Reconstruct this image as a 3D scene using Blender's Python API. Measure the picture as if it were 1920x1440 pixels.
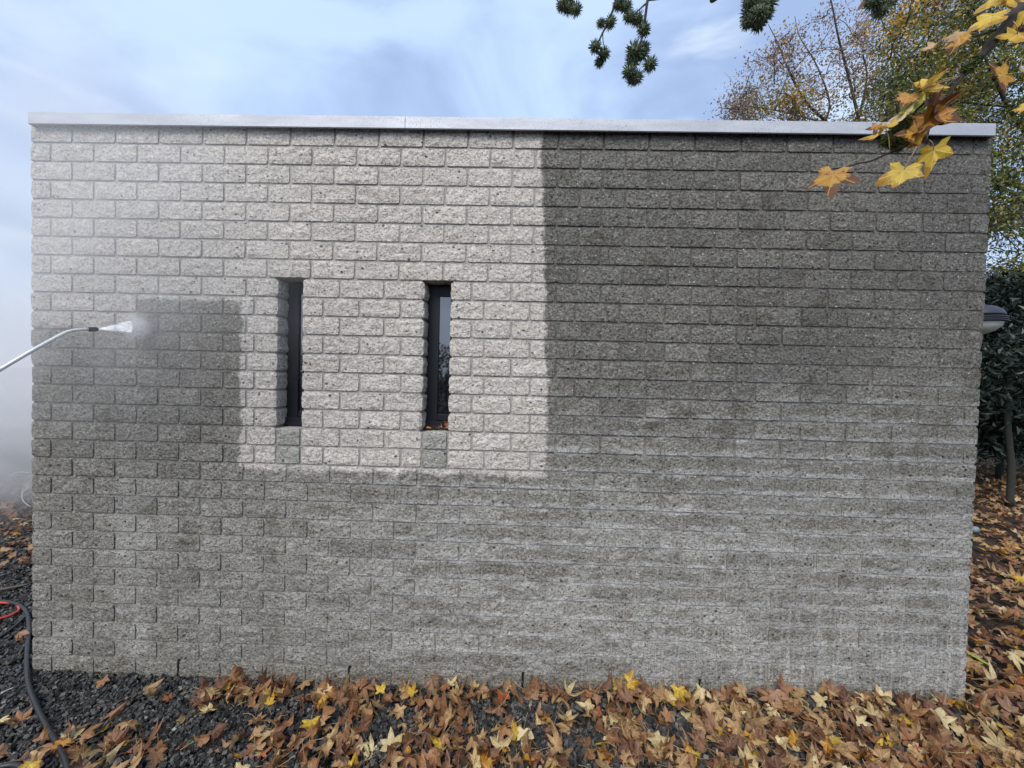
import bpy, math, random
import numpy as np
from mathutils import Vector, Matrix, noise

random.seed(7); rng = np.random.default_rng(7)
for o in list(bpy.data.objects): bpy.data.objects.remove(o)
sc = bpy.context.scene
col = sc.collection

# ------------------------------------------------------------------ camera
F = 721.0                                   # focal length in photo pixels (1920 wide)
CAM = Vector((2.3985, -1.8437, 1.5369))
def _R(a, b, c):
    return (Matrix.Rotation(a, 3, 'Z') @ Matrix.Rotation(b, 3, 'X') @ Matrix.Rotation(c, 3, 'Y'))
CR = _R(.018, -.0217, -.0241)
# Rotation(c,'Y') in mathutils matches [[c,0,s],[0,1,0],[-s,0,c]]
cd = bpy.data.cameras.new('camera'); cam = bpy.data.objects.new('camera', cd); col.objects.link(cam)
cam.matrix_world = Matrix.Translation(CAM) @ (CR @ Matrix.Rotation(math.pi/2, 3, 'X')).to_4x4()
cd.sensor_width = 36; cd.lens = F/1920*36; cd.clip_start = .02; cd.clip_end = 600
sc.camera = cam

# ------------------------------------------------------------------ exposure, world, sun
sc.view_settings.view_transform = 'Standard'; sc.view_settings.look = 'None'
sc.view_settings.gamma = 1; sc.view_settings.use_curve_mapping = False
sc.view_settings.exposure = 1.22
sc.render.engine = 'CYCLES'
sc.cycles.volume_bounces = 2; sc.cycles.volume_step_rate = 1.5; sc.cycles.transparent_max_bounces = 16

SUN_EL, SUN_AZ = math.radians(48), math.radians(200)      # azimuth clockwise from +Y, behind the camera
w = bpy.data.worlds.new('World'); sc.world = w; w.use_nodes = True
N, L = w.node_tree.nodes, w.node_tree.links
N.clear()
out = N.new('ShaderNodeOutputWorld'); bg = N.new('ShaderNodeBackground'); bg.inputs['Strength'].default_value = .1
L.new(bg.outputs[0], out.inputs[0])
sky = N.new('ShaderNodeTexSky'); sky.sky_type = 'NISHITA'; sky.sun_disc = False
sky.sun_elevation = SUN_EL; sky.sun_rotation = SUN_AZ; sky.air_density = 1.2; sky.dust_density = 2.5
tc = N.new('ShaderNodeTexCoord')
def wnoise(scale, detail, rot, sy, off=(0, 0, 0), dist=.6):
    m = N.new('ShaderNodeMapping'); m.inputs['Rotation'].default_value = rot; m.inputs['Scale'].default_value = sy
    m.inputs['Location'].default_value = off
    L.new(tc.outputs['Generated'], m.inputs[0])
    n = N.new('ShaderNodeTexNoise'); n.inputs['Scale'].default_value = scale; n.inputs['Detail'].default_value = detail
    n.inputs['Roughness'].default_value = .5; n.inputs['Distortion'].default_value = dist
    L.new(m.outputs[0], n.inputs['Vector']); return n.outputs['Fac']
def wramp(f, a, b, c0, c1):
    r = N.new('ShaderNodeValToRGB'); r.color_ramp.elements[0].position = a; r.color_ramp.elements[1].position = b
    r.color_ramp.elements[0].color = (*c0, 1); r.color_ramp.elements[1].color = (*c1, 1)
    r.color_ramp.interpolation = 'EASE'
    L.new(f, r.inputs[0]); return r.outputs[0]
def wmix(f, a, b):
    m = N.new('ShaderNodeMix'); m.data_type = 'RGBA'
    if isinstance(f, float): m.inputs[0].default_value = f
    else: L.new(f, m.inputs[0])
    for s, v in ((6, a), (7, b)):
        if isinstance(v, tuple): m.inputs[s].default_value = (*v, 1)
        else: L.new(v, m.inputs[s])
    return m.outputs[2]
# cloud deck: soft grey blue sheets with paler streaks, everywhere on the dome
deck = wramp(wnoise(2.3, 6, (0, .5, .3), (1, 1, 2.0)), .38, .62, (1.75, 2.38, 3.7), (2.8, 3.65, 5.05))
streak = wramp(wnoise(2.6, 4, (.2, -.75, .5), (.8, 1, 3.4), (.35, .2, .1), .9), .52, .84, (0, 0, 0), (1, 1, 1))
lowr = N.new('ShaderNodeSeparateXYZ'); L.new(tc.outputs['Generated'], lowr.inputs[0])
pale = N.new('ShaderNodeMapRange'); pale.interpolation_type = 'SMOOTHSTEP'; L.new(lowr.outputs['X'], pale.inputs[0])
pale.inputs[1].default_value = -.30; pale.inputs[2].default_value = -.95; pale.inputs[4].default_value = .75
mot = wramp(wnoise(3.4, 6, (.3, -.6, .4), (.8, 1, 2.6), (1.7, .4, 0), .8), .32, .68, (.25, .25, .25), (1, 1, 1))
pm = N.new('ShaderNodeMath'); pm.operation = 'MULTIPLY'; L.new(pale.outputs[0], pm.inputs[0]); L.new(mot, pm.inputs[1])
deck = wmix(pm.outputs[0], deck, (3.7, 4.25, 5.1))
deck2 = wmix(streak, deck, (3.9, 4.45, 5.3))
hz = wramp(lowr.outputs['Z'], 0.0, .30, (1, 1, 1), (0, 0, 0))
deck3 = wmix(hz, deck2, (3.0, 3.65, 4.9))
allsky = wmix(.92, sky.outputs[0], deck3)
L.new(allsky, bg.inputs['Color'])

sd = bpy.data.lights.new('sun', 'SUN'); sd.energy = 1.5; sd.angle = math.radians(35); sd.color = (1, .93, .83)
sun = bpy.data.objects.new('sun', sd); col.objects.link(sun)
sdir = Vector((math.sin(SUN_AZ)*math.cos(SUN_EL), math.cos(SUN_AZ)*math.cos(SUN_EL), math.sin(SUN_EL)))
sun.rotation_euler = (-sdir).to_track_quat('-Z', 'Y').to_euler()
sun.location = (2, -6, 8)

# ------------------------------------------------------------------ helpers
def at(px, py, d):
    """photo pixel and distance along the view axis -> world point"""
    return CAM + CR @ Vector(((px-960)/F*d, d, -(py-720)/F*d))
def ray(px, py): return CR @ Vector(((px-960)/F, 1, -(py-720)/F))
def gz(x, y):
    t = min(1, max(0, (x-1.4)/3.0)); t = t*t*(3-2*t)
    return .036*t + .006*math.sin(x*2.1+1)*math.cos(y*1.7)
def ground(px, py, h=0):
    r = ray(px, py); t = (0-CAM.z)/r.z
    for _ in range(4):
        p = CAM+r*t; t = (gz(p.x, p.y)+h-CAM.z)/r.z
    return CAM+r*t
def wallpt(px, py, y=0):
    r = ray(px, py); t = (y-CAM.y)/r.y; return CAM+r*t
def px_of(p):
    v = CR.transposed() @ (Vector(p)-CAM)
    return (960+F*v.x/v.y, 720-F*v.z/v.y, v.y)
def tag(o, label=None, cat=None, group=None, kind=None):
    if label: o['label'] = label
    if cat: o['category'] = cat
    if group: o['group'] = group
    if kind: o['kind'] = kind
    return o
def empty(name, loc=(0, 0, 0)):
    o = bpy.data.objects.new(name, None); col.objects.link(o); o.location = loc; o.empty_display_size = .1
    return o
class MB:
    def __init__(s): s.v = []; s.f = []; s.m = []; s.sm = []
    def add(s, vs, fs, mi=0, smooth=False):
        b = len(s.v); s.v += [tuple(v) for v in vs]; s.f += [tuple(i+b for i in f) for f in fs]
        s.m += [mi]*len(fs); s.sm += [smooth]*len(fs); return s
    def box(s, x0, x1, y0, y1, z0, z1, mi=0):
        v = [(x0,y0,z0),(x1,y0,z0),(x1,y1,z0),(x0,y1,z0),(x0,y0,z1),(x1,y0,z1),(x1,y1,z1),(x0,y1,z1)]
        return s.add(v, [(0,3,2,1),(4,5,6,7),(0,1,5,4),(1,2,6,5),(2,3,7,6),(3,0,4,7)], mi)
    def tube(s, pts, rad, n=8, mi=0, caps=True):
        pts = [Vector(p) for p in pts]
        if not hasattr(rad, '__len__'): rad = [rad]*len(pts)
        up = Vector((.13, .31, .94)).normalized(); vs = []; fs = []
        for i, p in enumerate(pts):
            t = (pts[min(i+1, len(pts)-1)]-pts[max(i-1, 0)])
            t = t.normalized() if t.length > 1e-9 else Vector((0, 0, 1))
            a = up-t*up.dot(t)
            if a.length < 1e-3: a = t.orthogonal()
            a.normalize(); up = a; b = t.cross(a)
            for k in range(n):
                an = 2*math.pi*k/n; vs.append(p+(a*math.cos(an)+b*math.sin(an))*rad[i])
        for i in range(len(pts)-1):
            for k in range(n):
                k2 = (k+1) % n; fs.append((i*n+k, i*n+k2, (i+1)*n+k2, (i+1)*n+k))
        if caps: fs.append(tuple(range(n))[::-1]); fs.append(tuple((len(pts)-1)*n+k for k in range(n)))
        return s.add(vs, fs, mi, True)
    def mesh(s, name, mats):
        me = bpy.data.meshes.new(name); me.from_pydata(s.v, [], s.f)
        for m in (mats if isinstance(mats, (list, tuple)) else [mats]): me.materials.append(m)
        me.polygons.foreach_set('material_index', s.m); me.polygons.foreach_set('use_smooth', s.sm); me.update()
        return me
    def build(s, name, mats, parent=None, loc=None):
        o = bpy.data.objects.new(name, s.mesh(name, mats)); col.objects.link(o)
        if loc: o.location = loc
        if parent: o.parent = parent
        return o
def np_mesh(name, V, T, mats, midx=None, uv=None, smooth=False):
    """V (n,3) verts, T (m,3) triangles"""
    me = bpy.data.meshes.new(name); V = np.asarray(V, np.float32); T = np.asarray(T, np.int32)
    me.vertices.add(len(V)); me.vertices.foreach_set('co', V.ravel())
    me.loops.add(T.size); me.loops.foreach_set('vertex_index', T.ravel())
    me.polygons.add(len(T)); me.polygons.foreach_set('loop_start', np.arange(len(T), dtype=np.int32)*T.shape[1])
    for m in mats: me.materials.append(m)
    if midx is not None: me.polygons.foreach_set('material_index', np.asarray(midx, np.int32))
    me.polygons.foreach_set('use_smooth', np.full(len(T), smooth))
    if uv is not None:
        l = me.uv_layers.new(name='leaf'); l.data.foreach_set('uv', np.asarray(uv, np.float32)[T.ravel()].ravel())
    me.update(calc_edges=True); return me
def obj(name, me, parent=None):
    o = bpy.data.objects.new(name, me); col.objects.link(o)
    if parent: o.parent = parent
    return o
def spline(pts, k=6):
    P = [Vector(p) for p in pts]; P = [P[0]*2-P[1]]+P+[P[-1]*2-P[-2]]; r = []
    for i in range(1, len(P)-2):
        for j in range(k):
            t = j/k; a, b, c, d = P[i-1], P[i], P[i+1], P[i+2]
            r.append(.5*((2*b)+(c-a)*t+(2*a-5*b+4*c-d)*t*t+(3*b-a-3*c+d)*t**3))
    r.append(P[-2]); return r

# ------------------------------------------------------------------ materials
class NT:
    def __init__(s, name):
        s.mat = bpy.data.materials.new(name); s.mat.use_nodes = True; s.nt = s.mat.node_tree
        s.N, s.L = s.nt.nodes, s.nt.links; s.N.clear()
        s.out = s.N.new('ShaderNodeOutputMaterial')
        s.p = s.N.new('ShaderNodeBsdfPrincipled'); s.L.new(s.p.outputs[0], s.out.inputs[0])
    def set(s, sock, v):
        if hasattr(v, 'links') or isinstance(v, bpy.types.NodeSocket): s.L.new(v, sock)
        elif isinstance(v, tuple) and len(v) == 3 and sock.type == 'RGBA': sock.default_value = (*v, 1)
        else: sock.default_value = v
    def math(s, op, a, b=0., c=0., clamp=False):
        n = s.N.new('ShaderNodeMath'); n.operation = op; n.use_clamp = clamp
        for i, v in enumerate((a, b, c)): s.set(n.inputs[i], v)
        return n.outputs[0]
    def pos(s):
        if not hasattr(s, '_pos'): s._pos = s.N.new('ShaderNodeNewGeometry').outputs['Position']
        return s._pos
    def ocoord(s): return s.N.new('ShaderNodeTexCoord').outputs['Object']
    def map(s, v, scale=(1, 1, 1), rot=(0, 0, 0), loc=(0, 0, 0)):
        m = s.N.new('ShaderNodeMapping'); s.L.new(v, m.inputs[0]); m.inputs['Scale'].default_value = scale
        m.inputs['Rotation'].default_value = rot; m.inputs['Location'].default_value = loc; return m.outputs[0]
    def noise(s, v, scale, detail=4, rough=.55, dist=0.):
        n = s.N.new('ShaderNodeTexNoise'); s.L.new(v, n.inputs['Vector']); n.inputs['Scale'].default_value = scale
        n.inputs['Detail'].default_value = detail; n.inputs['Roughness'].default_value = rough
        n.inputs['Distortion'].default_value = dist; return n.outputs['Fac']
    def vor(s, v, scale, feature='F1', rnd=1.):
        n = s.N.new('ShaderNodeTexVoronoi'); s.L.new(v, n.inputs['Vector']); n.inputs['Scale'].default_value = scale
        n.feature = feature; n.inputs['Randomness'].default_value = rnd; return n
    def ramp(s, f, stops, interp='LINEAR'):
        r = s.N.new('ShaderNodeValToRGB'); cr = r.color_ramp; cr.interpolation = interp
        while len(cr.elements) < len(stops): cr.elements.new(.5)
        for e, (p, c) in zip(cr.elements, stops):
            e.position = p; e.color = (c, c, c, 1) if not isinstance(c, tuple) else (*c, 1)
        s.set(r.inputs[0], f); return r.outputs[0]
    def rng(s, f, a, b, c=0., d=1.):
        n = s.N.new('ShaderNodeMapRange'); n.interpolation_type = 'SMOOTHSTEP'; n.clamp = True
        for i, v in enumerate((f, a, b, c, d)): s.set(n.inputs[i], v)
        return n.outputs[0]
    def mix(s, f, a, b, blend='MIX'):
        m = s.N.new('ShaderNodeMix'); m.data_type = 'RGBA'; m.blend_type = blend
        s.set(m.inputs[0], f); s.set(m.inputs[6], a); s.set(m.inputs[7], b); return m.outputs[2]
    def bump(s, h, strength=.5, dist=.01, prev=None):
        b = s.N.new('ShaderNodeBump'); s.set(b.inputs['Height'], h); b.inputs['Strength'].default_value = strength
        b.inputs['Distance'].default_value = dist
        if prev is not None: s.L.new(prev, b.inputs['Normal'])
        return b.outputs[0]
    def fin(s, color, rough=.8, normal=None, metal=0., spec=.4):
        s.set(s.p.inputs['Base Color'], color); s.set(s.p.inputs['Roughness'], rough)
        s.p.inputs['Metallic'].default_value = metal; s.p.inputs['Specular IOR Level'].default_value = spec
        if normal is not None: s.L.new(normal, s.p.inputs['Normal'])
        return s.mat

def simple(name, c, rough=.6, metal=0., bscale=0, bstr=.3, var=.25, nscale=30):
    t = NT(name); v = t.ocoord()
    n = t.noise(v, nscale, 4)
    cc = t.mix(n, tuple(x*(1-var) for x in c), tuple(min(1, x*(1+var)) for x in c))
    nb = t.bump(t.noise(v, bscale, 4), bstr, .003) if bscale else None
    return t.fin(cc, rough, nb, metal)

def wallmask(t):
    """returns clean (0..1) and dirt tone sockets from the place on the wall (world x and z)"""
    P = t.pos(); sx = t.N.new('ShaderNodeSeparateXYZ'); t.L.new(P, sx.inputs[0])
    # ragged washing edge
    e1 = t.noise(t.map(P, (1, 1, 1)), 9, 4, .6); e2 = t.noise(t.map(P, (1, 1, 1), loc=(5, 3, 1)), 60, 2, .6)
    wob = t.math('ADD', t.math('MULTIPLY', t.math('SUBTRACT', e1, .5), .10), t.math('MULTIPLY', t.math('SUBTRACT', e2, .5), .025))
    X = t.math('ADD', sx.outputs['X'], wob); Z = t.math('ADD', sx.outputs['Z'], wob)
    xr = wallpt(1020, 560).x; zb = wallpt(800, 886).z
    xl = wallpt(452, 700).x; zl = wallpt(350, 562).z; zl2 = wallpt(150, 612).z; xl2 = wallpt(255, 600).x
    zb2 = wallpt(470, 868).z
    # step in the edge: the cleaned field runs a bit wider from row to row
    xt = wallpt(1017, 250).x; sl = (wallpt(1027, 880).x-xt)/(wallpt(1017, 250).z-wallpt(1027, 880).z)
    Xs = t.math('SUBTRACT', X, t.math('MULTIPLY', t.math('SUBTRACT', 2.66, sx.outputs['Z']), sl))
    inx = t.rng(Xs, xt+.010, xt-.010); inz = t.rng(Z, zb-.02, zb+.012)
    field = t.math('MULTIPLY', inx, inz)
    d1 = t.math('MULTIPLY', t.rng(X, xl+.01, xl-.012), t.rng(Z, zl+.01, zl-.012))
    d1 = t.math('MULTIPLY', d1, t.rng(X, xl2-.012, xl2+.01))
    d2 = t.math('MULTIPLY', t.rng(X, xl2+.02, xl2-.01), t.rng(Z, zl2+.02, zl2-.02))
    dirty = t.math('MAXIMUM', d1, d2)
    clean = t.math('MULTIPLY', field, t.math('SUBTRACT', 1., dirty), clamp=True)
    return clean, sx, P, e1

PB, PC, GAP, RISE = .2131, .09, .0105, 30
W = 21.44*PB; H = RISE*PC; DEPTH = 3.4
def U(px, k):                      # wall x (m) of a photo column at course k
    z = H-PC*k; p = px
    lo, hi = -1., 6.
    for _ in range(40):
        m = (lo+hi)/2
        if px_of((m, 0, z))[0] < px: lo = m
        else: hi = m
    return lo
# slots: rows 9..16 (k 8..16)
SL = [(U(519.5, 12), U(565.5, 12)), (U(794, 12), U(842, 12))]
SZ0, SZ1 = H-16*PC, H-8*PC
def block_material(name, mortar=False, side=False):
    t = NT(name); clean, sx, P, e1 = wallmask(t)
    X, Z = sx.outputs['X'], sx.outputs['Z']
    oi = t.math('FRACT', t.math('ADD', t.N.new('ShaderNodeObjectInfo').outputs['Random'], t.N.new('ShaderNodeNewGeometry').outputs['Random Per Island']))
    # split stone grain, stretched a little along a falling diagonal
    g = t.map(P, (.75, 1, 1), rot=(0, math.radians(-18), 0))
    gr = t.noise(g, 105, 6, .78, .1); fine = t.noise(g, 300, 3, .7); mid = t.noise(P, 22, 4, .6)
    big = t.noise(P, 2.4, 5, .62, .4); band = t.noise(t.map(P, (1, 1, 2.8)), 2.6, 6, .66, .5)
    ccol = t.ramp(gr, [(.32, (.17, .15, .13)), (.42, (.52, .48, .435)), (.54, (.78, .74, .685)), (.70, (.88, .85, .80))])
    ccol = t.mix(t.rng(mid, .35, .7), ccol, t.mix(.22, ccol, (.66, .60, .53), 'MULTIPLY'))
    if mortar:
        ccol = t.ramp(gr, [(.3, (.20, .19, .178)), (.5, (.36, .345, .325)), (.72, (.50, .485, .46))])
    # grime: dark olive grey film on the upper right, paler and limed towards the foot
    dark = t.ramp(gr, [(.32, (.056, .054, .047)), (.46, (.155, .150, .135)), (.58, (.268, .262, .240)), (.72, (.46, .455, .425))])
    warm = t.ramp(gr, [(.32, (.070, .066, .054)), (.46, (.220, .209, .182)), (.58, (.360, .345, .308)), (.72, (.54, .525, .48))])
    lime = t.ramp(gr, [(.30, (.18, .178, .17)), (.46, (.44, .437, .42)), (.60, (.62, .617, .60)), (.74, (.76, .755, .74))])
    lowz = t.rng(t.math('ADD', Z, t.math('MULTIPLY', t.math('SUBTRACT', big, .5), 1.5)), 2.15, .55)
    right = t.rng(t.math('ADD', X, t.math('MULTIPLY', t.math('SUBTRACT', e1, .5), .3)), 1.5, 2.7)
    dirt = t.mix(t.math('MULTIPLY', right, t.math('SUBTRACT', 1., lowz)), warm, dark)
    lm = t.math('MULTIPLY', t.rng(band, .34, .70), t.rng(Z, 1.55, .55))
    lm = t.math('MULTIPLY', lm, t.rng(X, -.2, 2.6, .10, 1.))
    # lime gathers along every bed joint low down on the right, grime stays mid block
    ph = t.math('FRACT', t.math('DIVIDE', t.math('SUBTRACT', H+.012, Z), PC))
    jd = t.math('MULTIPLY', t.math('ABSOLUTE', t.math('SUBTRACT', ph, .5)), 2.)
    jn = t.noise(t.map(P, (.7, 1, 1.6)), 11, 5, .65, .4)
    jl = t.rng(t.math('ADD', jd, t.math('MULTIPLY', t.math('SUBTRACT', jn, .5), 2.0)), .42, .92)
    reg = t.math('MULTIPLY', t.rng(t.math('ADD', Z, t.math('MULTIPLY', t.math('SUBTRACT', big, .5), 1.2)), 1.75, .9), t.rng(t.math('ADD', X, t.math('MULTIPLY', t.math('SUBTRACT', big, .5), 1.5)), .9, 2.4, .15, 1.))
    lm = t.math('MAXIMUM', t.math('MULTIPLY', lm, .8), t.math('MULTIPLY', jl, reg))
    vb = t.noise(t.map(P, (2.6, 1, .22), loc=(3.1, 0, .7)), 1.9, 4, .6)
    lm = t.math('MAXIMUM', lm, t.math('MULTIPLY', t.math('MULTIPLY', t.rng(vb, .40, .72), t.rng(t.math('ADD', Z, t.math('MULTIPLY', t.math('SUBTRACT', big, .5), 1.6)), 1.9, .6)), .5))
    foot = t.rng(t.math('ADD', Z, t.math('MULTIPLY', t.math('SUBTRACT', mid, .5), .12)), .16, .02)
    lm = t.math('MULTIPLY', lm, t.math('SUBTRACT', 1., foot))
    if mortar: lm = t.math('MAXIMUM', lm, t.math('MULTIPLY', t.math('MULTIPLY', t.rng(Z, 1.3, .6), t.rng(X, 2.2, 3.2)), .42))
    # vertical drip streaks of lime near the foot on the right
    drip = t.noise(t.map(P, (9, 1, .55)), 4.5, 3, .6)
    dm = t.math('MULTIPLY', t.rng(drip, .46, .60), t.math('MULTIPLY', t.rng(Z, .8, .25), t.rng(X, 2.2, 3.4)))
    lm = t.math('MAXIMUM', lm, t.math('MULTIPLY', dm, .85))
    dirt = t.mix(lm, dirt, lime)
    if not mortar:
        blot = t.rng(t.noise(P, 7, 4, .65, .5), .52, .68)
        dirt = t.mix(t.math('MULTIPLY', blot, .6), dirt, t.mix(1., dirt, (.58, .55, .48), 'MULTIPLY'))
    else:
        dirt = t.mix(t.rng(Z, .6, 1.4, .45, .95), dirt, t.mix(1., dirt, (.60, .60, .61), 'MULTIPLY'))
    c = t.mix(clean, dirt, ccol)
    # greyer water run below each slit window
    run = None
    for a_, b_ in SL:
        k_ = t.math('MULTIPLY', t.math('MULTIPLY', t.rng(X, a_-.008, a_+.006), t.rng(X, b_+.008, b_-.006)), t.math('MULTIPLY', t.rng(Z, SZ0+.005, SZ0-.02), t.rng(Z, SZ0-2*PC-.03, SZ0-2*PC+.02)))
        run = k_ if run is None else t.math('MAXIMUM', run, k_)
    c = t.mix(t.math('MULTIPLY', run, .75), c, t.mix(1., c, (.52, .57, .57), 'MULTIPLY'))
    # per block tone
    tone = t.math('ADD', t.math('ADD', .85, t.math('MULTIPLY', clean, .06)), t.math('MULTIPLY', oi, t.math('SUBTRACT', .26, t.math('MULTIPLY', clean, .14))))
    if not mortar:
        tv = t.N.new('ShaderNodeCombineColor'); [t.L.new(tone, tv.inputs[i]) for i in range(3)]
        c = t.mix(1., c, tv.outputs[0], 'MULTIPLY')
    # dark stones and pits in the aggregate, a few white ones
    v = t.vor(t.map(P, (.8, 1, 1), rot=(.3, .5, 0)), 62); vr = t.N.new('ShaderNodeSeparateColor'); t.L.new(v.outputs['Color'], vr.inputs[0])
    pit = t.math('MULTIPLY', t.math('GREATER_THAN', vr.outputs[0], .88), t.math('LESS_THAN', v.outputs['Distance'], t.math('MULTIPLY', vr.outputs[1], .40)))
    v2 = t.vor(P, 120); vr2 = t.N.new('ShaderNodeSeparateColor'); t.L.new(v2.outputs['Color'], vr2.inputs[0])
    pit2 = t.math('MULTIPLY', t.math('GREATER_THAN', vr2.outputs[0], .72), t.math('LESS_THAN', v2.outputs['Distance'], .42))
    wht = t.math('MULTIPLY', t.math('GREATER_THAN', vr2.outputs[2], .986), t.math('LESS_THAN', v2.outputs['Distance'], .36))
    c = t.mix(t.math('MULTIPLY', pit2, t.math('SUBTRACT', .72, t.math('MULTIPLY', clean, .22))), c, t.mix(1., c, (.34, .32, .30), 'MULTIPLY'))
    if not mortar: c = t.mix(t.math('MULTIPLY', pit, .85), c, (.045, .042, .04))
    c = t.mix(t.math('MULTIPLY', wht, .8), c, (.72, .72, .70))
    h = t.math('ADD', t.math('MULTIPLY', gr, 1.), t.math('MULTIPLY', fine, .35))
    h = t.math('SUBTRACT', h, t.math('MULTIPLY', pit2, .25))
    if mortar: nrm = t.bump(h, .55, .006)
    else:
        ch = t.noise(t.map(P, (.8, 1, 1), rot=(0, -.5, 0)), 27, 4, .6, .4)
        nrm = t.bump(ch, .9, .026); nrm = t.bump(h, .9, .011, nrm)
    return t.fin(c, .93, nrm, 0, .2)
M_BLOCK = block_material('split_face_concrete'); M_MORTAR = block_material('mortar_joint', True)
def coping_material():
    t = NT('weathered_aluminium'); P = t.pos()
    s = t.noise(P, 60, 6, .75); sp = t.rng(t.noise(P, 130, 4, .75), .53, .62); big = t.noise(t.map(P, (1, 1, 5)), 3.5, 5, .65)
    patch = t.rng(t.noise(P, 5, 5, .7), .50, .60)
    c = t.ramp(big, [(.3, (.40, .425, .48)), (.7, (.56, .59, .64))])
    c = t.mix(t.math('MULTIPLY', sp, t.math('ADD', .25, t.math('MULTIPLY', patch, .45))), c, (.20, .215, .25))
    return t.fin(c, t.math('ADD', .45, t.math('MULTIPLY', s, .3)), t.bump(s, .12, .002), .25, .5)
M_COPING = coping_material()
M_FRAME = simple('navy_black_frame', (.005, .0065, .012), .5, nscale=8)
M_DARK = simple('dark_recess_fill', (.004, .004, .004), .9)  # near-black: painted shade of the open weep joints, also backs the glass
M_ROOF = simple('roof_felt', (.05, .05, .05), .95, bscale=80)
def glass_material():
    t = NT('dark_window_glass'); n = t.noise(t.pos(), 3.5, 2)
    t.p.inputs['IOR'].default_value = 2.6
    return t.fin((.006, .008, .012), .025, t.bump(n, .05, .01), 0, .5)
M_GLASS = glass_material()

LOBES = [(0, 1.0), (55, .90), (-55, .90), (112, .62), (-112, .62)]
def leaf_material(name, a, b, spot, spot_amt, vein, trans=.25, spotscale=40, uvs=.5):
    """a/b two ground colours, spots of decay, paler ribs along the lobes"""
    t = NT(name); uvn = t.N.new('ShaderNodeUVMap'); uvn.uv_map = 'leaf'; uv = uvn.outputs[0]
    oi = t.N.new('ShaderNodeObjectInfo').outputs['Random']
    P = t.pos()
    n = t.noise(P, 16, 4, .6); n2 = t.noise(P, spotscale, 4, .7); n3 = t.noise(P, 5.5, 2, .5)
    c = t.mix(t.rng(t.math('ADD', n, t.math('MULTIPLY', t.math('SUBTRACT', n3, .5), 1.2)), .36, .64), a, b)
    s = t.N.new('ShaderNodeSeparateXYZ'); t.L.new(uv, s.inputs[0])
    x = t.math('SUBTRACT', s.outputs[0], .5); y = t.math('SUBTRACT', s.outputs[1], .5)
    r = t.math('SQRT', t.math('ADD', t.math('MULTIPLY', x, x), t.math('MULTIPLY', y, y)))
    edge = t.math('MULTIPLY', t.rng(r, .12, .42), spot_amt*.8)
    c = t.mix(t.math('MULTIPLY', t.rng(t.math('ADD', n2, edge), .60, .72), min(1, spot_amt*1.3)), c, spot)
    vm = None
    for ang, ln in LOBES:
        q = math.radians(ang); dx, dy = math.sin(q), math.cos(q)
        dot = t.math('ADD', t.math('MULTIPLY', x, dx), t.math('MULTIPLY', y, dy))
        crs = t.math('ABSOLUTE', t.math('SUBTRACT', t.math('MULTIPLY', x, dy), t.math('MULTIPLY', y, dx)))
        k = t.math('MULTIPLY', t.math('GREATER_THAN', dot, 0.), t.math('LESS_THAN', crs, .0085))
        vm = k if vm is None else t.math('MAXIMUM', vm, k)
    c = t.mix(t.math('MULTIPLY', vm, .65), c, vein)
    t.set(t.p.inputs['Base Color'], c); t.p.inputs['Roughness'].default_value = .52
    t.p.inputs['Specular IOR Level'].default_value = .4
    nb = t.bump(t.noise(P, 90, 3), .35, .004); t.L.new(nb, t.p.inputs['Normal'])
    tr = t.N.new('ShaderNodeBsdfTranslucent'); t.L.new(c, tr.inputs[0])
    m = t.N.new('ShaderNodeMixShader'); m.inputs[0].default_value = trans
    t.L.new(t.p.outputs[0], m.inputs[1]); t.L.new(tr.outputs[0], m.inputs[2]); t.L.new(m.outputs[0], t.out.inputs[0])
    return t.mat
LEAFM = {
 'rust brown': leaf_material('leaf_rust_brown', (.19, .085, .038), (.31, .155, .070), (.075, .035, .02), .25, (.36, .20, .10)),
 'tan':        leaf_material('leaf_tan', (.33, .200, .090), (.46, .305, .145), (.17, .085, .04), .30, (.55, .40, .22)),
 'pale cream': leaf_material('leaf_cream', (.58, .45, .22), (.68, .57, .32), (.30, .17, .06), .35, (.74, .66, .44), .3),
 'bright yellow': leaf_material('leaf_yellow', (.60, .37, .030), (.68, .48, .060), (.30, .12, .02), .48, (.74, .62, .22), .35),
 'dark brown': leaf_material('leaf_dark_brown', (.105, .048, .028), (.19, .090, .050), (.04, .02, .012), .25, (.24, .12, .07)),
 'brick red':  leaf_material('leaf_brick_red', (.30, .075, .030), (.40, .130, .050), (.10, .03, .02), .25, (.42, .20, .10)),
 'orange':     leaf_material('leaf_orange', (.46, .20, .030), (.58, .32, .050), (.12, .040, .012), .75, (.62, .40, .10), .35),
 'mauve brown': leaf_material('leaf_mauve_brown', (.20, .105, .062), (.31, .175, .100), (.09, .05, .03), .25, (.36, .22, .13)),
 'yellow green': leaf_material('leaf_yellow_green', (.36, .40, .06), (.50, .50, .10), (.20, .12, .02), .2, (.6, .6, .25), .35),
}
LK = list(LEAFM)

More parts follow.
